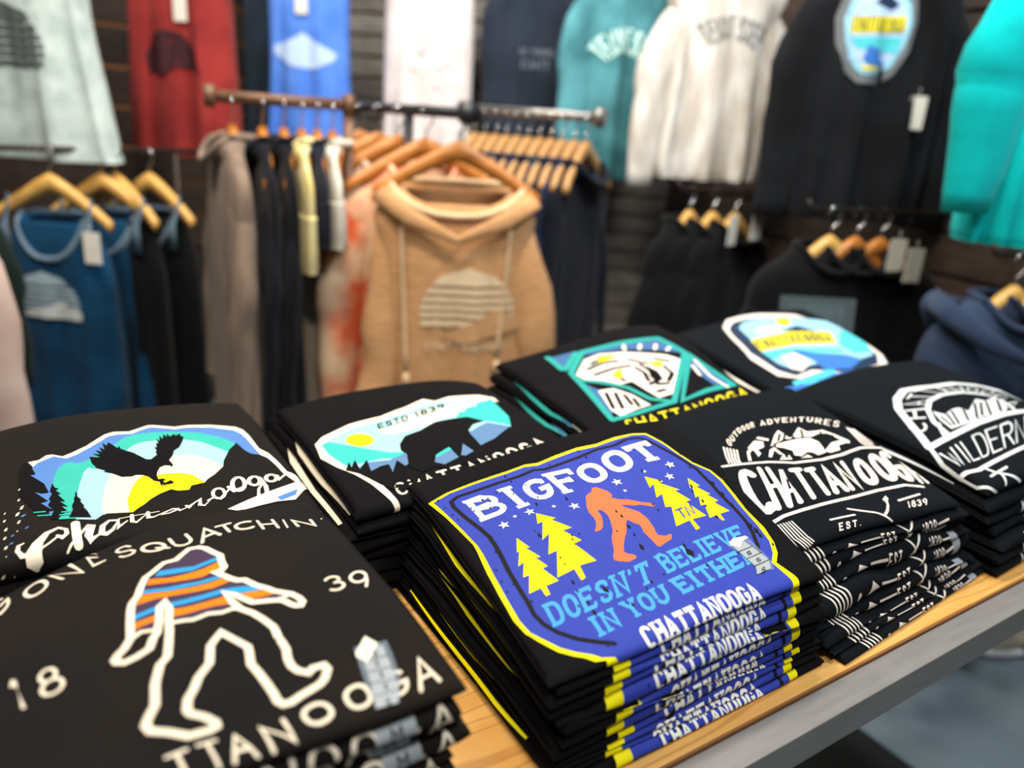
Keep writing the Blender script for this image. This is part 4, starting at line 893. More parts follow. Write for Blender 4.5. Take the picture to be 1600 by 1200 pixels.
# ---------------------------------------------------------------- piles of folded shirts
def shirt_mesh(st, k, name, m, fine):
    W = st.W*st.sh[k][4]; q = st.lim(k); r = 0.009; inner = W/2-r
    a6 = [q*t for t in (0.2, 0.42, 0.6, 0.78, 0.9, 1.0)]
    us = [-inner-a for a in reversed(a6)]+[-inner+2*inner*i/24 for i in range(25)]+[inner+a for a in a6]
    nv = 24 if fine else 12; vl = st.L-2*r
    vs_ = [-a for a in reversed(a6)]+[vl*i/nv for i in range(nv+1)]+[vl+a for a in a6]
    V, Fc, idx = [], [], {}
    nu, nvv = len(us), len(vs_)
    groove = {0.78: 0.30, 0.42: 0.22}
    for low in (0, 1):
        for i, u in enumerate(us):
            for j, v_ in enumerate(vs_):
                edge = i in (0, nu-1) or j in (0, nvv-1)
                if low and edge: idx[(1, i, j)] = idx[(0, i, j)]; continue
                p = st.S(k, u, v_, 0.0, bool(low))
                au = abs(u)-inner
                if au > 0 and not (v_ < 0):
                    g = groove.get(round(au/q, 2), 0.0)
                    if g:                    # layers of the folded sides
                        c_, s_ = math.cos(st.yaw), math.sin(st.yaw); d = -math.copysign(r*g, u)
                        p = (p[0]+c_*d, p[1]+s_*d, p[2])
                idx[(low, i, j)] = len(V); V.append(p)
    for low in (0, 1):
        for i in range(nu-1):
            for j in range(nvv-1):
                f = (idx[(low, i, j)], idx[(low, i+1, j)], idx[(low, i+1, j+1)], idx[(low, i, j+1)])
                Fc.append(f if not low else f[::-1])
    return pydata(name, V, Fc, m)
def cuts(st):
    W, L = st.W, st.L
    us = [x*0.008 for x in range(-int(W/0.016)-1, int(W/0.016)+2)]+[s*(W/2-0.009+i*0.0022) for s in (-1, 1) for i in range(0, 7)]
    vv = [y*0.008 for y in range(1, int(L/0.008)+1)]+[-i*0.002 for i in range(0, 14)]
    return us, vv
def fold_art(name, rn, st, vs=1.0):
    """what shows of the print on the fold and sides of the shirts lower in a pile"""
    F = Flat(); hw = st.W/2-0.009; j = rn.uniform
    if name == 'bigfoot':
        d = j(-.006, .006)
        F.poly('yellow', 0, [(-.104+d, -.026), (-.094+d, .012), (.118+d, .012), (.110+d, -.026)])
        F.poly('blue', 1, [(-.086+d, -.026), (-.080+d, .012), (.106+d, .012), (.100+d, -.026)])
        F.ribbon('ink', 2, [(-.062+d, -.024), (-.045+d, -.012), (-.025+d, 0)], .0045); F.ribbon('ink', 2, [(.088+d, -.024), (.092+d, -.01), (.094+d, .01)], .0042)
        t = j(-.004, .005); F.text('white', 3, 'slab', 'CHATTANOOGA', -.052+d, .068+d, -.019+t, -.004+t, .32, .1)
        for i in range(5):
            x, y = j(-.08, .1), j(-.02, 0); F.poly('ink', 4, [(x, y), (x+.0008, y+.003), (x+.0014, y)])
        if rn.random() < .75:
            a, b = j(.01, .05), j(.17, .25); s = -(hw+j(.002, .008))
            F.ribbon('yellow', 2, [(s+.004, a), (s+.001, a+.04), (s, (a+b)/2), (s+.002, b)], [.002, .004, .0045, .001])
            if rn.random() < .4: F.ribbon('blue', 1, [(s+.004, a+.03), (s+.004, (a+b)/2), (s+.005, b-.02)], [.001, .005, .001])
    elif name == 'squatch':
        t = j(-.004, .004); d = j(-.003, .003)
        F.text('cream', 1, 'sans', 'CHATTANOOGA', -.135+d, .135+d, -.026+t, -.004+t, .17, .35)
        F.poly('label', 2, [(.082+d, -.02), (.082+d, .004), (.108+d, .004), (.108+d, -.02)]); F.text('ink', 3, 'sans', 'M', .091+d, .099+d, -.014, -.005, .2)
    elif name == 'chatt':
        d = j(-.004, .004)
        for i in range(5): F.ribbon('paper', 1, [(-.118+d+i*.006, .008), (-.108+d+i*.0055, -.022)], .0022)
        x = -.075+d; F.poly('paper', 1, [(x+.003*math.cos(i), -.012+.003*math.sin(i)) for i in range(6)])
        F.poly('paper', 1, [(-.062+d, -.018), (-.052+d, -.006), (-.040+d, -.012), (-.050+d, -.014), (-.053+d, -.022)])
        F.ribbon('paper', 1, [(-.036+d, -.010), (-.006+d, -.010)], .0024); F.text('paper', 1, 'sans', 'EST.', -.004+d, .024+d, -.018, -.006, .3, .4)
        F.ribbon('paper', 1, [(.030+d, .004), (.040+d, -.008), (.046+d, -.022)], .0022); F.ribbon('paper', 1, [(.026+d, -.02), (.042+d, -.010), (.060+d, .002)], .0022)
        F.text('paper', 1, 'sans', '1839', .066+d, .090+d, -.016, -.005, .28, .3); F.ribbon('paper', 1, [(.092+d, -.010), (.112+d, -.008)], .0024)
        if rn.random() < .6: F.poly('label', 2, [(.112, -.018), (.112, -.002), (.126, -.002), (.126, -.018)])
        F.ribbon('paper', 1, [(-(hw+.004), .06), (-(hw+.006), .11)], .002)
    elif name == 'wild':
        d = j(-.01, .01)
        for x in (-.10, -.06, -.035, .0, .03, .07): F.ribbon('paper2', 1, [(x+d, -.020), (x+d+j(-.01, .02), j(-.008, .002))], .0032)
        F.text('paper2', 1, 'sans', 'TN', -.02+d, .02+d, -.02, -.006, .2, .6)
        F.ribbon('paper2', 1, [(-(hw+.004), .04), (-(hw+.007), .14)], [.001, .004])
    elif name == 'eagle':
        d = j(-.02, .02)
        F.poly('cream', 1, [(.06+d, -.022), (.05+d, .01), (.15, .01), (.15, -.022)]); F.poly('e_blue', 2, [(.09+d, -.02), (.085+d, .0), (.135, .0), (.135, -.02)])
        F.poly('e_light', 1, [(-.02+d, -.02), (-.04+d, .004), (.04+d, .004), (.03+d, -.02)]); F.ribbon('cream', 1, [(-.10+d, -.016), (-.07+d, -.006), (-.06+d, -.016)], .004)
    elif name == 'bear':
        s = -(hw+.005)
        F.ribbon('cream', 1, [(s+.012, .24), (s+.003, .18), (s, .10), (s+.002, .02)], [.004, .007, .006, .004])
        F.ribbon('b_teal', 1, [(s+.018, .22), (s+.010, .17)], .006)
        for x in (.09, .105, .118): F.ribbon('paper', 1, [(hw-.03+(x-.1)*.5, .06), (hw+.006, .02+(x-.1))], .004)
        F.poly('m_blue', 1, [(hw-.03, .03), (hw-.03, .09), (hw+.008, .09), (hw+.008, .03)])
    elif name == 'mount':
        s = -(hw+.005); F.ribbon('m_teal', 1, [(s+.01, .22), (s+.004, .16), (s, .10), (s+.003, .03)], [.003, .005, .005, .003]); F.ribbon('paper', 2, [(s+.004, .05), (s+.002, .015)], .004); F.poly('m_blue', 1, [(s+.006, .10), (s-.002, .05), (s+.002, .045), (s+.010, .09)])
    elif name == 'badge':
        s = -(hw+.004); F.ribbon('paper', 1, [(s+.012, .24), (s+.004, .18), (s, .10), (s+.004, .02), (s+.02, -.012)], [.004, .005, .005, .006, .006])
        F.poly('paper', 1, [(-.10, -.02), (-.09, .006), (.13, .006), (.12, -.02)]); F.poly('d_blue', 2, [(-.05, -.02), (-.03, .006), (.09, .006), (.07, -.02)]); F.poly('e_teal', 2, [(-.085, -.02), (-.075, .004), (-.055, .004), (-.055, -.02)]); F.poly('d_cyan', 2, [(.095, -.02), (.10, .004), (.12, .004), (.11, -.02)])
    if name == 'chatt': F.v = [(a, b*vs, c_) for a, b, c_ in F.v]
    us, vv = cuts(st); return F.cut(us, vv)
WHAT = {'bigfoot': ('a blue road-sign print and coral ape', 'blue road-sign'), 'squatch': ('a striped walking ape outlined in cream', 'striped-ape'), 'chatt': ('a white outdoor-adventures bear print', 'outdoor-adventures'),
 'wild': ('a white arched wilderness print', 'wilderness'), 'eagle': ('a flying eagle over a rainbow sunset', 'eagle'), 'bear': ('a black bear and yellow sun landscape', 'bear landscape'), 'mount': ('a teal hexagon mountain print', 'teal mountain'), 'badge': ('a pale blue river badge print', 'river-badge')}
ORD = ['bottom', 'second', 'third', 'fourth', 'fifth', 'sixth', 'seventh', 'eighth', 'ninth', 'tenth', 'eleventh', 'twelfth']
for name, st in STK.items():
    n = len(st.sh); rn = random.Random(st.seed*7+1); look, short = WHAT[name]
    cl = CLOTH_COOL_LIT if name in ('chatt', 'wild', 'badge') else CLOTH_WARM_LIT if name in ('squatch', 'eagle') else CLOTH
    us, vv = cuts(st); art = Flat().load(ART[name]).cut(us, vv)
    for k in range(n):
        top = k == n-1
        o = shirt_mesh(st, k, 'folded_shirt', cl, top)
        if top: lab = 'black folded T-shirt with %s, topmost of its pile' % look
        elif k == 0: lab = 'black folded T-shirt lying on the wood at the bottom of the %s pile' % short
        else: lab = 'black folded T-shirt, %s from the bottom in the %s pile' % (ORD[k], short)
        tag(o, lab, 'T-shirt', 'folded shirts in the %s pile' % short)
        if top:
            art.lay_on('print', lambda u, v_, of, k=k: st.S(k, u, v_, of), o)
            if name+'_sticker' in ART:
                s = Flat().load(ART[name+'_sticker']).cut(us, vv)
                x = s.lay_on('size_sticker', lambda u, v_, of, k=k: st.S(k, u, v_, of), o, base=0.0006); x['label'] = 'clear size strip with white S boxes and price label'
        else:
            fold_art(name, rn, st, st.lim(k)/0.0115).lay_on('print', lambda u, v_, of, k=k: st.S(k, u, v_, of), o)

# ---------------------------------------------------------------- racks, hangers and hanging clothes
IRON = mat('dark_pipe', '3b322d', rough=0.45, metal=0.6, var=0.2)
PIPE = mat('galvanised_pipe', '8d8a86', rough=0.35, metal=0.7, var=0.15)
HWOOD = mat('oak_hanger', 'c98338', rough=0.4, hex2='b06c28', scale=6, stretch=(3, 20, 20))
HPINE = mat('pine_hanger', 'e0b263', rough=0.42, hex2='cf9c4c', scale=6, stretch=(3, 20, 20))
WIRE = mat('chrome_wire', 'c9c9c9', rough=0.2, metal=1.0)
TAG = mat('hang_tag_card', 'e9e4d8', rough=0.6, var=0.06)
def xf(pt, o):
    c, s = math.cos(o[2]), math.sin(o[2]); return (o[0]+c*pt[0]-s*pt[1], o[1]+s*pt[0]+c*pt[1], pt[2])
def rail(name, a, b, z, label, posts=(), base=True, m=IRON, rad=0.014):
    """a clothes rail between two shop points with posts at fractions along it"""
    A, B = Vector(shop(*a)), Vector(shop(*b)); d = B-A; o = empty(name, (A.x, A.y, 0), math.atan2(d.y, d.x), label, 'clothes rack'); L = d.length
    v, f = tube([(0, 0, z), (L, 0, z)], rad, 12); pydata('bar', v, f, m, o)
    for x in (0, L): v, f = tube([(x-0.012, 0, z), (x+0.012, 0, z)], rad*1.9, 12); pydata('end_cap', v, f, m, o)
    for t, dy in posts:
        v, f = tube([(L*t, dy, 0.0), (L*t, dy, z-0.01)], rad, 10)
        pydata('post', v, f, m, o)
        if base: box('base_plate', L*t-0.16, L*t+0.16, dy-0.16, dy+0.16, 0, 0.012, m, o, 0.003)
    return o
def hanger(r, f, zbar, yaw, label, m=HWOOD, half=0.205, group=None):
    x, y, _ = shop(r, f); o = empty('clothes_hanger', (x, y, 0), SHOP_ROT+math.radians(yaw), label, 'hanger', group)
    za = zbar-0.075; v, fc = [], []; n = 17
    for i in range(n):
        t = -1+2*i/(n-1); X = half*t; a = abs(t); z = za-0.105*a**1.25+0.012*(1-a)**2; hgt = 0.048-0.02*a; Y = -0.018*a*a
        for dy, dz in ((-.009, 0), (.009, 0), (.012, -hgt*.5), (.009, -hgt), (-.009, -hgt), (-.012, -hgt*.5)): v.append((X, Y+dy, z+dz))
    for i in range(n-1):
        for k in range(6): fc.append((i*6+k, i*6+(k+1) % 6, (i+1)*6+(k+1) % 6, (i+1)*6+k))
    fc += [tuple(range(5, -1, -1)), tuple((n-1)*6+k for k in range(6))]
    pydata('bow', v, fc, m, o)
    pts = [(0, 0, za-0.005), (0, 0, za+0.03)]+[(0.018*math.cos(math.radians(a))-0.0, 0, za+0.058+0.024*math.sin(math.radians(a))) for a in range(-60, 200, 26)]
    v, fc = tube(pts, 0.0024, 6); pydata('hook', v, fc, WIRE, o)
    return o
def catmull(L, t):
    n = len(L)-1; t = min(max(t, 0), n-1e-6); i = int(t); q = t-i; P = [L[min(max(i+k, 0), n)] for k in (-1, 0, 1, 2)]
    return [0.5*(2*p1+(p2-p0)*q+(2*p0-5*p1+4*p2-p3)*q*q+(3*p1-p0-3*p2+p3)*q**3) for p0, p1, p2, p3 in zip(*P)]
class Cloth:
    def __init__(self, levels, drop, rip, seed, freq=4.0):
        self.L, self.drop, self.rip, self.freq = levels, drop, rip*1.5, freq; rn = random.Random(seed); self.ph = [rn.uniform(0, 6.28) for _ in range(4)]; self.H = -levels[-1][0]
    def pt(self, th, t, o=0.0):
        z, w, d = catmull(self.L, t); c, s = math.cos(th), math.sin(th)
        x = w*math.copysign(abs(c)**0.8, c); y = (d+o)*math.copysign(abs(s)**0.75, s)
        g = min(1.0, max(0.0, -z/self.H-0.12)); nx = x/max(w, 1e-6)
        y += self.rip*g*(math.sin(self.freq*2.2*nx+self.ph[0]+z*2)+0.7*math.sin(self.freq*4.1*nx+self.ph[1]-z*3)+0.4*math.sin(self.freq*7*nx+self.ph[3]))
        x *= 1+0.03*g*math.sin(z*9+self.ph[2])
        if t < 1.6: z -= self.drop*max(0.0, -s)**1.5*max(0.0, 1-t/1.6)
        return (x, y, z)
    def mesh(self, nt=30, na=56):
        v, f = [], []
        n = len(self.L)-1
        for i in range(nt+1):
            for k in range(na): v.append(self.pt(2*math.pi*k/na, n*i/nt))
        for i in range(nt):
            for k in range(na): f.append((i*na+k, i*na+(k+1) % na, (i+1)*na+(k+1) % na, (i+1)*na+k))
        return v, f
    def front(self, x, z, o=0.0):
        lo, hi = 0.0, float(len(self.L)-1)
        for _ in range(24):
            m = (lo+hi)/2
            if catmull(self.L, m)[0] > z: lo = m
            else: hi = m
        w = catmull(self.L, lo)[1]; c = max(-0.98, min(0.98, x/w)); c = math.copysign(abs(c)**1.25, c)
        p = self.pt(-math.acos(c), lo, o); return (x, p[1]-0.001-o, z)
CLOTHES = []
def garment(name, label, cat, r, f, ztop, yaw, m, H=0.7, sh=0.21, w=0.24, d=0.075, slope=0.085, neck=(0.085, 0.06, 0.06), sleeves=None, rip=0.011, hem=None, hood=None, art=None, trim=None, tags=(), group=None, seed=0, flare=0.0, band=True, strings=False, slant=0.0):
    x, y, _ = shop(r, f); o = empty(name, (x, y, ztop), SHOP_ROT+math.radians(yaw), label, cat, group)
    if slant: o.rotation_euler[1] = math.radians(slant)
    lv = [(0, neck[0], neck[1]), (-slope*0.35, sh*0.62, d*0.75), (-slope, sh, d*0.8), (-slope-0.12, w*0.97, d), (-H*0.55, w, d*1.05), (-H+0.05, w+flare*0.8, d*1.1), (-H, (w+flare)*(0.95 if band else 1.0), d*1.05)]
    c = Cloth(lv, neck[2], rip, seed); v, fc = c.mesh(); pydata('body', v, fc, m, o)
    trim = trim or m
    nv, nf = tube([c.pt(2*math.pi*k/28, 0.04) for k in range(29)], 0.009, 6, caps=False); pydata('neckband', nv, nf, trim, o)
    if band:
        n = len(lv)-1; bv, bf = [], []
        for i, t in enumerate((n-0.55, n-0.3, n-0.02, n)):
            for k in range(48): p = c.pt(2*math.pi*k/48, t); bv.append((p[0]*1.012, p[1]*1.03, p[2]-(0.004 if i == 3 else 0)))
        for i in range(3):
            for k in range(48): bf.append((i*48+k, i*48+(k+1) % 48, (i+1)*48+(k+1) % 48, (i+1)*48+k))
        pydata('waistband', bv, bf, m, o)
    if sleeves:
        for s, path, rad, fl in sleeves:
            P = [Vector(p) for p in path]; pp, rr = [], []; n = len(P)-1
            for i in range(13):
                t = n*i/12; q = catmull([tuple(p)+(ra,) for p, ra in zip(P, rad)], t); wv = 0.004*math.sin(i*1.7+seed) if 1 < i < 12 else 0
                pp.append((q[0]+wv, q[1]+wv*0.6, q[2])); rr.append(q[3]*(1+0.02*math.sin(i*2.3+seed)))
            v, fc = tube(pp, rr, 14, fl); so = pydata('sleeve', v, fc, m, o)
            if len(path) > 2:
                e, e2 = Vector(pp[-1]), Vector(pp[-2]); v, fc = tube([e+(e2-e)*0.9, e], [rr[-1]*1.02, rr[-1]*0.9], 14, fl); pydata('cuff', v, fc, trim, so)
    if hood:
        hv, hf = tube([(0.165, 0.04, -0.015), (0.185, -0.03, -0.03), (0.12, -0.078, -0.075), (0.0, -0.098, -0.125), (-0.12, -0.078, -0.075), (-0.185, -0.03, -0.03), (-0.165, 0.04, -0.015)], [0.026, 0.028, 0.022, 0.010, 0.022, 0.028, 0.026], 12, 0.45)
        ho = pydata('hood', hv, hf, m, o)
        hv, hf = tube([(0.165, 0.05, -0.02), (0.09, 0.09, -0.06), (0, 0.10, -0.08), (-0.09, 0.09, -0.06), (-0.165, 0.05, -0.02)], [0.026, 0.045, 0.055, 0.045, 0.026], 12, 0.6); pydata('hood_back', hv, hf, m, ho)
    if strings:
        for s, ln in ((-1, 0.40), (1, 0.36)):
            pts = [(s*0.135-0.02*s*t, 0, -0.075-ln*t) for t in [i/7 for i in range(8)]]
            pts = [(p[0], c.front(p[0], p[2])[1]-0.006, p[2]) for p in pts]
            v, fc = tube(pts, 0.005, 6); so = pydata('drawstring', v, fc, trim, o)
            v, fc = tube([(pts[-1][0], pts[-1][1], pts[-1][2]+0.005), (pts[-1][0], pts[-1][1], pts[-1][2]-0.03)], [0.006, 0.012], 8); pydata('tassel', v, fc, trim, so)
    if art:
        art.cut([i*0.02 for i in range(-14, 15)], [-i*0.02 for i in range(0, int(H/0.02))]).lay_on('print', lambda u, v_, of: c.front(u, v_, of), o, step=0.0006, base=0.0012)
    for tx, tz, ty in tags:
        yy = ty if ty is not None else c.front(tx, tz)[1]-0.012
        t = box('hang_tag', tx-0.024, tx+0.024, yy-0.001, yy+0.001, tz-0.085, tz, TAG, o, 0.0006); t['label'] = 'cream card hang tag'
        v, fc = tube([(tx, yy, tz-0.006), (tx, yy+0.004, tz+0.02)], 0.0006, 5); pydata('tag_cord', v, fc, TAG, t)
    CLOTHES.append(o); return o
def long_sleeves(sh=0.21, sl=0.085, H=0.62, out=0.06, rad=(0.056, 0.066, 0.058, 0.042), fl=0.62, y=-0.01):
    return [(s, [(s*(sh-0.055), 0, -sl-0.05), (s*(sh+out*0.45), y, -sl-0.2), (s*(sh+out*0.8), y*2, -sl-H*0.6), (s*(sh+out), y*3, -sl-H)], rad, fl) for s in (-1, 1)]
def sun(col, cx, cz, R, gap=0.35, hills=None):
    F = Flat(); z = 1.0
    for a, b in ((1.0, .62), (.56, .44), (.38, .27), (.21, .11), (.05, -.05), (-.12, -.24)):
        top = [(cx+R*math.cos(math.asin(max(-1, min(1, zz)))), cz+R*zz) for zz in (a, (a+b)/2, b)]
        F.poly(col, 1, top+[(2*cx-x, z_) for x, z_ in reversed(top)])
    if hills: F.poly(hills, 2, [(cx-R*1.05, cz-R*.3), (cx-R*.5, cz-R*.12), (cx+R*.1, cz+.0*R), (cx+R*.5, cz+R*.2), (cx+R*1.05, cz-R*.1), (cx+R*1.05, cz-R*.34)])
    return F
INK.update({'g_dark': '5a6062', 'r_dark': '3a1c22', 'b_pale': 'b9d2f6', 'w_pink': 'eec8d2', 'n_grey': '6d7684', 't_white': 'c9f0ea', 's_grey': '6e7274', 'h_sand': 'ecd2ac', 'tan_cloth': 'cf9f70', 't_pale': '9fb3bd', 'k_white': 'c7cac8', 'red_print': 'b04a4a'})

# --- upper row on the walls
T = 1.85
F = sun('g_dark', .02, -.445, .13)
garment('tank_top', 'pale grey-green sleeveless top with a dark striped sun, highest at the left edge', 'tank top', -1.44, 2.32, T, -14, fabric('pale_grey_slub', 'c6d6d3', 'a9b9b7', 14), H=0.72, sh=0.17, w=0.215, flare=0.07, rip=0.014, art=F, band=False, seed=1)
F = Flat(); F.poly('r_dark', 1, [(-.085, -.475), (-.09, -.42), (-.06, -.365), (-.01, -.34), (.05, -.35), (.10, -.40), (.125, -.475), (.07, -.455), (.03, -.455), (-.02, -.48)])
garment('tank_top', 'brick red sleeveless top with a dark sun print on the wall', 'tank top', -1.20, 2.82, 1.87, -12, fabric('brick_jersey', '9a3432', '802a2a', 6), H=0.74, sh=0.15, w=0.185, flare=0.015, rip=0.016, art=F, band=False, seed=2, tags=[(0.06, -0.23, None)])
F = Flat(); F.poly('b_pale', 1, [(-.12, -.44), (-.05, -.42), (0, -.39), (.05, -.42), (.13, -.46), (.12, -.485), (.05, -.52), (-.04, -.515), (-.12, -.47)])
garment('tank_top', 'bright cornflower blue sleeveless top with a pale cloud-shaped print', 'tank top', -0.90, 3.32, 1.98, -4, fabric('cornflower_jersey', '5f90ec', '4c7bd8', 6), H=0.84, sh=0.13, w=0.16, flare=0.01, rip=0.012, art=F, band=False, seed=3, tags=[(-0.0, -0.24, None)])
garment('long_top', 'dark slate long top hanging half behind the bright blue one', 'top', -1.06, 3.44, 1.98, -8, fabric('slate_jersey', '2b3645', None, 6), H=0.86, sh=0.13, w=0.14, rip=0.01, band=False, seed=4)
F = Flat()
for x, z in ((.03, -.42), (.05, -.45), (-.02, -.40), (.04, -.52), (.08, -.44), (-.05, -.46)): F.poly('w_pink', 1, [(x-.016, z), (x, z+.012), (x+.016, z), (x, z-.012)])
garment('tank_top', 'white long sleeveless top with faint pink marks, hanging centre of the wall', 'tank top', -0.42, 3.3, 1.95, 0, fabric('white_slub', 'e6dede', 'd6cccc', 10), H=0.86, sh=0.14, w=0.175, flare=0.01, rip=0.011, art=F, band=False, seed=5)
F = Flat(); F.text('n_grey', 1, 'sans', 'OUTDOORS', -.08, .05, -.385, -.36, .3); F.text('n_grey', 1, 'sans', 'CHATT', -.07, .04, -.435, -.40, .3)
garment('sweatshirt', 'charcoal navy sweatshirt with a small grey chest print on the wall', 'sweatshirt', 0.01, 3.32, 1.95, 6, fabric('charcoal_fleece', '2c3442', '222a36', 5), H=0.80, sh=0.19, w=0.17, rip=0.013, art=F, seed=6, sleeves=long_sleeves(0.17, 0.08, 0.6, -0.01))
F = Flat(); F.arch('t_white', 1, 'TENNESSEE', -.02, -.40, .075, .085, 150, 20, .42)
garment('pullover', 'washed sea-green long-sleeved top with white arched lettering', 'sweatshirt', 0.32, 3.08, 1.90, 16, fabric('sea_green_wash', '5a9ba6', '3d737b', 7), H=0.76, sh=0.18, w=0.165, rip=0.016, art=F, seed=7, sleeves=long_sleeves(0.17, 0.08, 0.62, 0.02))
F = Flat(); F.arch('s_grey', 1, 'TENNESSEE', .01, -.36, .13, .07, 128, 52, .3)
garment('sweatshirt', 'off-white sweatshirt with grey arched lettering and long hanging sleeves', 'sweatshirt', 0.60, 2.74, 1.84, 8, fabric('off_white_fleece', 'dedcd7', 'c2bab0', 8, stretch=(3, 3, 1)), H=0.66, sh=0.20, w=0.165, flare=0.01, rip=0.02, art=F, seed=8, sleeves=long_sleeves(0.17, 0.09, 0.61, 0.06))
F = Flat(); B = [(0, .0), (.05, -.012), (.085, -.05), (.095, -.10), (.085, -.16), (.06, -.215), (.03, -.24), (-.03, -.24), (-.06, -.215), (-.085, -.16), (-.095, -.10), (-.085, -.05), (-.05, -.012)]
ct = lambda k, dz=0: [(x*k-.055, -.23+(z+.12)*k+dz) for x, z in B]
F.poly('s_grey', 1, ct(1.12)); F.poly('d_ice', 2, ct(.93)); F.poly('b_pale', 3, ct(.8))
bx = lambda L: [(x-.055, z+.03) for x, z in L]
F.poly('d_navy', 4, bx([(-.02, -.20), (.01, -.17), (.05, -.20), (.03, -.215)])); F.poly('m_yellow', 4, bx([(-.072, -.275), (.072, -.265), (.072, -.225), (-.072, -.235)]))
F.text('d_navy', 5, 'sans', 'CHATTANOOGA', -.123, .013, -.238, -.204, .26); F.poly('d_cyan', 4, bx([(-.07, -.285), (.07, -.275), (.06, -.315), (-.05, -.31)])); F.poly('d_blue', 5, bx([(-.02, -.30), (.01, -.31), (.04, -.345), (-.01, -.35), (-.03, -.335)])); F.poly('m_yellow', 4, bx([(-.03, -.352), (.03, -.350), (.026, -.36), (-.026, -.362)]))
garment('sweatshirt', 'black hooded sweatshirt with a pale blue river badge on the chest', 'sweatshirt', 0.93, 2.30, 1.84, 8, fabric('black_fleece', '1c1e22', '131417', 5), H=0.72, sh=0.21, w=0.20, rip=0.016, art=F, seed=9, sleeves=long_sleeves(0.20, 0.09, 0.64, 0.05), tags=[(0.10, -0.385, None)])
garment('sweatshirt', 'vivid turquoise sweatshirt at the right edge with bunched sleeves', 'sweatshirt', 1.15, 1.74, 1.80, 6, fabric('turquoise_fleece', '06cfcf', '04a6a6', 4), H=0.66, sh=0.22, w=0.19, rip=0.02, seed=10, sleeves=long_sleeves(0.19, 0.10, 0.50, 0.03, (0.085, 0.085, 0.075, 0.05)))
rail('wall_rail', (-1.62, 2.02), (-1.12, 3.02), 1.955, 'dark pipe rail high along the brown plank wall at the left', m=IRON)
rail('wall_rail', (-1.15, 3.4), (0.12, 3.30), 2.08, 'dark pipe rail high along the grey plank wall', m=IRON)
rail('wall_rail', (0.22, 3.18), (1.24, 1.62), 1.96, 'dark pipe rail high along the plank wall at the right', m=IRON)

# --- left wall, lower row
def slip_tank(label, r, f, yaw, m, trim, art=None, seed=0, tags=(), H=0.62, group=None):
    o = garment('tank_top', label, 'tank top', r, f, 0.99, yaw, m, H=H, sh=0.115, w=0.155, d=0.05, slope=0.03, neck=(0.10, 0.05, 0.12), trim=trim, rip=0.009, art=art, band=False, seed=seed, tags=tags, group=group)
    for s in (-1, 1):
        v, fc = tube([(s*0.115, -0.045, -0.10), (s*0.118, -0.05, -0.03), (s*0.12, -0.012, 0.045), (s*0.118, 0.035, -0.02)], [0.016, 0.014, 0.011, 0.012], 8, 0.3); pydata('strap', v, fc, trim, o)
    return o
STEELBLUE = fabric('steel_blue_trim', '6d8496', None, 10)
PEACOCK = fabric('peacock_jersey', '14466a', '0e3450', 6); BLK = fabric('jet_jersey', '0f1013', None, 6)
slip_tank('peacock blue tank top with a pale sun print and grey neckband', -1.30, 2.14, -4, PEACOCK, STEELBLUE, sun('t_pale', -.02, -.25, .10, hills='k_white'), 1, [(0.14, -0.03, -0.06)])
slip_tank('peacock blue tank top hanging behind the one with the sun', -1.22, 2.26, -6, PEACOCK, STEELBLUE, None, 2)
slip_tank('black tank top with slate straps, nearest the brown sweater', -1.13, 2.36, -20, BLK, STEELBLUE, None, 3)
slip_tank('black strappy tank top, just left of the other black one', -1.19, 2.28, -24, BLK, STEELBLUE, None, 4)
hanger(-1.30, 2.14, 1.165, -4, 'pale pine hanger holding the peacock blue sun tank', HPINE, 0.175)
hanger(-1.22, 2.26, 1.165, -6, 'pale pine hanger mostly hidden behind the front peacock tank', HPINE, 0.165)
hanger(-1.13, 2.36, 1.165, -20, 'pale pine hanger of the black tank nearest the brown sweater', HPINE, 0.17)
hanger(-1.19, 2.28, 1.165, -24, 'pale pine hanger of the left black strappy tank', HPINE, 0.17)
rail('wall_rail', (-1.45, 2.0), (-1.02, 2.5), 1.165, 'lower pipe rail on the left wall holding tank tops', ((0.95, 0.12),), True, IRON, 0.008)

# --- rack at the left edge
DGREEN = fabric('bottle_green_knit', '16231f', None, 8); PINK = fabric('pale_pink_fleece', 'd8bfb4', 'c3a69a', 6)
rail('clothes_rack', (-1.75, 1.25), (-1.22, 1.60), 1.33, 'clothes rack at the left edge with a pale pink garment', ((0.0, 0.0),))
garment('sweatshirt', 'pale pink sweatshirt at the far left edge beside the eagle shirts', 'sweatshirt', -1.36, 1.50, 1.235, 20, PINK, H=0.72, sh=0.20, w=0.21, rip=0.018, flare=0.03, seed=21, sleeves=long_sleeves(0.19, 0.085, 0.60, 0.07))
garment('sweatshirt', 'dark green knit top just behind the pale pink sweatshirt', 'sweatshirt', -1.40, 1.62, 1.24, 20, DGREEN, H=0.66, sh=0.20, w=0.21, rip=0.014, seed=22, sleeves=long_sleeves(0.19, 0.085, 0.5, 0.05))
hanger(-1.36, 1.50, 1.33, 20, 'oak hanger of the pale pink sweatshirt'); hanger(-1.40, 1.62, 1.33, 20, 'oak hanger of the dark green knit top')

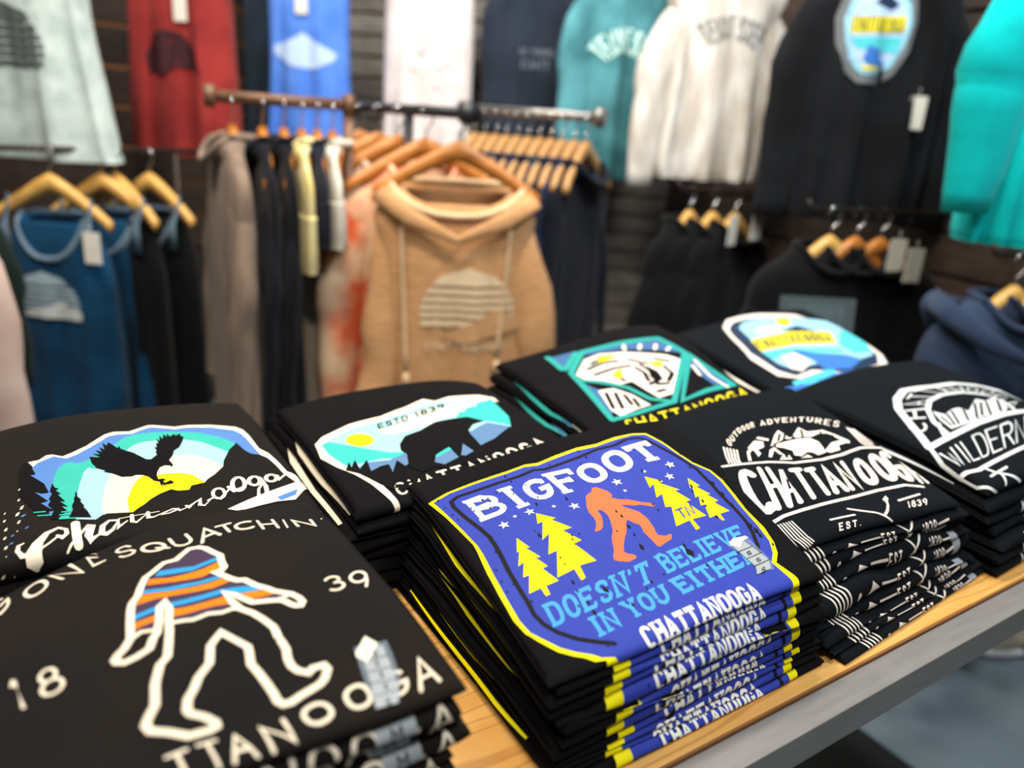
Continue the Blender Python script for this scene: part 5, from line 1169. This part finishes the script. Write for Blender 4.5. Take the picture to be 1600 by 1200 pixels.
# --- rack left of centre, seen from the side
rail('clothes_rack', (-0.765, 1.93), (-0.465, 2.07), 1.33, 'wood-and-pipe clothes rack left of the tan hoodie', ((1.0, 0.0),), True, mat('worn_pipe', '7a5a44', rough=0.5, metal=0.3, var=0.3))
side = [(-0.722, 1.952, 'taupe_knit', '8b7869', '74655a', 'taupe brown long sweater nearest on the side-on rack', 0.82, 'long sweater'),
 (-0.658, 1.982, 'ink_navy_knit', '1a1a21', None, 'ink navy sweater just behind the taupe one', 0.80, 'sweater'), (-0.612, 2.003, 'black_navy_knit', '16161c', None, 'black-navy sweater third on the side-on rack', 0.80, 'sweater'),
 (-0.572, 2.022, 'straw_knit', 'd3c27e', 'e2d8a8', 'straw yellow cropped top with pale shoulder on the side-on rack', 0.30, 'top'), (-0.537, 2.037, 'midnight_knit', '20222e', None, 'midnight top squeezed behind the straw yellow one', 0.24, 'top'), (-0.502, 2.053, 'oat_knit', 'd9d4c6', None, 'oatmeal top last on the side-on rack', 0.24, 'top')]
for i, (r, f, mn, c1, c2, lab, H, cat) in enumerate(side):
    yw = -60-i*1.5
    garment('sweater', lab, cat, r-0.015, f, 1.24, yw, fabric(mn, c1, c2, 7, stretch=(4, 4, 1)), H=H, sh=0.20, w=0.215, d=0.04 if i == 0 else 0.022, slope=0.10, rip=0.005, seed=30+i, sleeves=long_sleeves(0.19, 0.10, 0.6, 0.02, (0.05, 0.05, 0.045, 0.036) if i == 0 else (0.036, 0.034, 0.03, 0.026), 0.6) if H > 0.5 else None)
    hanger(r, f, 1.33, yw, 'oak hanger of the %s garment on the side-on rack' % ' '.join(lab.split()[:2]), HWOOD, 0.15)

# --- centre rack with the tan hoodie facing the shopper
rail('clothes_rack', (-0.145, 1.90), (-0.545, 2.48), 1.33, 'black pipe clothes rack behind the tan hoodie', ((0.45, 0.0), (1.0, 0.0)), True, mat('black_pipe', '3c3d40', rough=0.4, metal=0.6))
TAN = fabric('tan_terry', 'cf9f70', 'c08e60', 26, stretch=(1, 1, 6)); SAND = fabric('sand_cord', 'e2c49c', None, 20)
centre = [(-0.170, 1.95, TAN, None, 'tan hooded sweatshirt with a striped sand sun and drawstrings'),
 (-0.265, 2.07, fabric('coral_tie_dye', 'e06a44', 'f0cda8', 9), None, 'coral and cream tie-dye top right behind the tan hoodie'),
 (-0.355, 2.18, fabric('cream_heather', 'dcc6ac', 'cbb9a6', 7), None, 'cream heather top third on the centre rack'),
 (-0.43, 2.29, fabric('orange_tie_dye', 'e8743c', 'e8b56c', 8), None, 'orange and yellow tie-dye top fourth on the centre rack'),
 (-0.505, 2.40, fabric('rose_tan_fleece', 'cfa284', 'bd8c70', 7), None, 'rose-tan sweatshirt last on the centre rack')]
for i, (r, f, m, _, lab) in enumerate(centre):
    yw = 20
    if i == 0:
        yw = 9; F = sun('h_sand', 0.035, -.315, .12); F.poly('tan_cloth', 3, [(-.03, -.37), (.05, -.33), (.10, -.30), (.17, -.32), (.17, -.35), (.02, -.39)]); F.text('h_sand', 2, 'sans', 'CHATTANOOGA', -.07, .13, -.405, -.385, .22)
        slv = [(-1, [(-0.15, 0, -0.115), (-0.175, -0.02, -0.32), (-0.185, -0.03, -0.52), (-0.29, -0.05, -0.80)], (0.045, 0.05, 0.05, 0.048), 0.62), (1, [(0.15, 0, -0.115), (0.21, -0.02, -0.32), (0.225, -0.02, -0.52), (0.215, -0.03, -0.75)], (0.05, 0.06, 0.052, 0.042), 0.62)]
        garment('hooded_sweatshirt', lab, 'hoodie', r, f, 1.165, yw, m, H=0.76, sh=0.20, w=0.19, d=0.07, slope=0.07, neck=(0.165, 0.062, 0.075), rip=0.012, hood=True, strings=True, trim=SAND, art=F, seed=40, sleeves=slv)
    else:
        garment('sweatshirt', lab, 'top', r-0.01, f, 1.195, yw, m, H=0.74, sh=0.20, w=0.21, d=0.05, slope=0.10, rip=0.01, seed=40+i, sleeves=long_sleeves(0.19, 0.10, 0.66, 0.03))
    hanger(r, f, 1.33, yw, 'warm oak hanger of the '+('tan hoodie', 'coral and cream tie-dye top', 'cream heather top', 'orange and yellow tie-dye top', 'rose-tan sweatshirt')[i])

# --- rack right of centre, a row of navy tops seen from the side
rail('clothes_rack', (-0.20, 2.46), (0.19, 2.25), 1.345, 'grey pipe clothes rack packed with navy tops right of the hoodie', ((0.02, 0.0),), True, PIPE)
navies = [fabric('navy_a', '1e2433', None, 7), fabric('slate_b', '323c4b', None, 7), fabric('navy_c', '161a25', None, 7), fabric('indigo_d', '232c44', None, 7)]
for i in range(11):
    t = i/10; r, f = -0.165+0.325*t, 2.441-0.175*t; yw = 62
    nth = ['first', 'second', 'third', 'fourth', 'fifth', 'sixth', 'seventh', 'eighth', 'ninth', 'tenth', 'eleventh'][i]
    garment('sweatshirt', '%s top, %s from the tan hoodie in the packed side-on row' % (('navy', 'slate blue', 'dark navy', 'indigo')[(i*3) % 4], nth), 'top', r, f, 1.225, yw, navies[(i*3) % 4], H=0.72, sh=0.19, w=0.20, d=0.018, slope=0.09, rip=0.003, seed=60+i, sleeves=long_sleeves(0.18, 0.09, 0.55, 0.015, (0.028, 0.026, 0.024, 0.02), 0.5), group='navy tops on the packed rack')
    hanger(r, f, 1.345, yw, 'tan hanger, %s from the tan hoodie in the packed side-on row' % nth, mat('tan_hanger', 'b98a52', rough=0.4, var=0.15), 0.15, group='hangers on the packed rack')

# --- right wall, lower row
def arm(r0, f0, r1, f1, z, label):
    A, B = Vector(shop(r0, f0)), Vector(shop(r1, f1)); d = B-A; o = empty('faceout_arm', (A.x, A.y, 0), math.atan2(d.y, d.x), label, 'wall arm'); L = d.length
    v, f = tube([(0, 0, z), (L-0.01, 0, z), (L, 0, z+0.02)], 0.007, 8); pydata('rod', v, f, IRON, o); box('bracket', -0.004, 0.004, -0.02, 0.02, z-0.05, z+0.05, IRON, o, 0.001)
BLK2 = fabric('black_sweat', '101114', '0b0c0e', 5); NAVYB = fabric('denim_blue_fleece', '35435c', '2b374c', 5)
arm(1.18, 2.45, 0.45, 2.36, 1.165, 'face-out arm on the right wall with three black tops'); arm(1.34, 2.08, 0.70, 1.96, 1.165, 'face-out arm on the right wall with black sweatshirts'); arm(1.50, 1.72, 1.00, 1.66, 1.12, 'face-out arm on the right wall with the denim blue hoodie')
low = [(0.50, 2.38, 48, BLK2, 'black top nearest the navy row on the lower right wall', [(-0.02, 0.03, -0.16)]), (0.57, 2.38, 40, BLK2, 'black top second on the lower right wall', []), (0.64, 2.39, 40, BLK2, 'black top third on the lower right wall', [(-0.06, 0.05, -0.12)]),
 (0.775, 1.97, 14, BLK2, 'black crew sweatshirt on the pale hanger behind the river-badge shirts', [(0.155, 0.03, -0.06)]), (0.845, 1.985, 14, fabric('coal_sweat', '16171b', None, 5), 'coal black sweatshirt one behind the crew sweatshirt', [(0.13, 0.01, -0.07)]), (0.915, 2.0, 14, BLK2, 'black sweatshirt last behind the coal one', []),
 (1.07, 1.665, 16, NAVYB, 'denim blue hooded sweatshirt at the right edge above the wilderness shirts', []), (1.14, 1.675, 16, fabric('deep_navy_fleece', '232c3e', None, 5), 'deep navy sweatshirt behind the denim blue one', [])]
for i, (r, f, yw, m, lab, tg) in enumerate(low):
    garment('sweatshirt', lab, 'sweatshirt', r, f, 1.075 if i < 6 else 1.03, yw, m, H=0.68, sh=0.19, w=0.205, d=0.05 if i not in (3, 6) else 0.07, slope=0.09, rip=0.012, seed=80+i, hood=(i == 6) or None, sleeves=long_sleeves(0.18, 0.09, 0.58, 0.035), tags=tg)
    hanger(r, f, 1.165 if i < 6 else 1.12, yw, 'wooden hanger of the '+lab, HPINE if i not in (4, 5) else HWOOD, 0.14)

# ---------------------------------------------------------------- small things
def sneaker(x, y, rz):
    o = empty('sneaker', (x, y, 0), rz, 'beige canvas sneaker with a white sole on the floor', 'shoe')
    prof = [(-0.135, 0.030), (-0.12, 0.038), (-0.06, 0.036), (0.0, 0.034), (0.06, 0.044), (0.11, 0.044), (0.135, 0.030), (0.145, 0.012)]
    def loft(zs, scale, m, name, heights=None):
        v, f = [], []; n = 14
        for i, (px, hw) in enumerate(prof):
            ht = heights[i] if heights else 1.0
            for k in range(n):
                a = 2*math.pi*k/n; v.append((px*scale, hw*scale*math.cos(a), zs[0]+(zs[1]*ht-zs[0])*(0.5+0.5*math.sin(a))))
        for i in range(len(prof)-1):
            for k in range(n): f.append((i*n+k, i*n+(k+1) % n, (i+1)*n+(k+1) % n, (i+1)*n+k))
        f += [tuple(range(n)), tuple((len(prof)-1)*n+k for k in reversed(range(n)))]
        return pydata(name, v, f, m, o)
    loft((0.0, 0.034), 1.05, mat('white_rubber', 'e4e8ea', rough=0.5), 'sole')
    loft((0.02, 0.115), 0.97, fabric('beige_canvas', 'c3b6a4', None, 20), 'upper', [0.95, 1.0, 0.92, 0.85, 0.7, 0.58, 0.5, 0.42])
    for i in range(4):
        v, f = tube([(0.03+i*0.02, -0.03, 0.088-i*0.008), (0.035+i*0.02, 0, 0.100-i*0.008), (0.03+i*0.02, 0.03, 0.088-i*0.008)], 0.003, 6); pydata('lace', v, f, mat('white_lace', 'efefe8', rough=0.8), o)
sneaker(2.26, 0.70, math.radians(150))
# clear sign holder standing behind the river-badge pile
ACR = mat('clear_acrylic', '8fa6b0', rough=0.1, alpha=0.14)
so = empty('sign_holder', (1.455, 0.985, ZT), math.radians(-30), 'clear acrylic sign holder standing behind the river-badge shirts', 'sign holder')
p = box('panel', -0.085, 0.085, -0.0015, 0.0015, 0.003, 0.145, ACR, so, 0.0008); p.rotation_euler = (math.radians(-12), 0, 0)
q = box('insert_card', -0.062, 0.062, -0.0005, 0.0005, 0.02, 0.13, mat('sign_card', '1c2a32', rough=0.5, hex2='2f4746', scale=14), so); q.location = (0, 0.0025, 0); q.rotation_euler = (math.radians(-12), 0, 0)
box('foot', -0.085, 0.085, -0.02, 0.03, 0, 0.003, ACR, so, 0.0008)
fp = box('floor_plate', 1.29, 1.565, 0.44, 0.79, 0, 0.01, mat('black_rubber', '0e0e0e', rough=0.7), None, 0.003); tag(fp, 'flat black square plate lying on the floor below the table edge', 'floor plate')
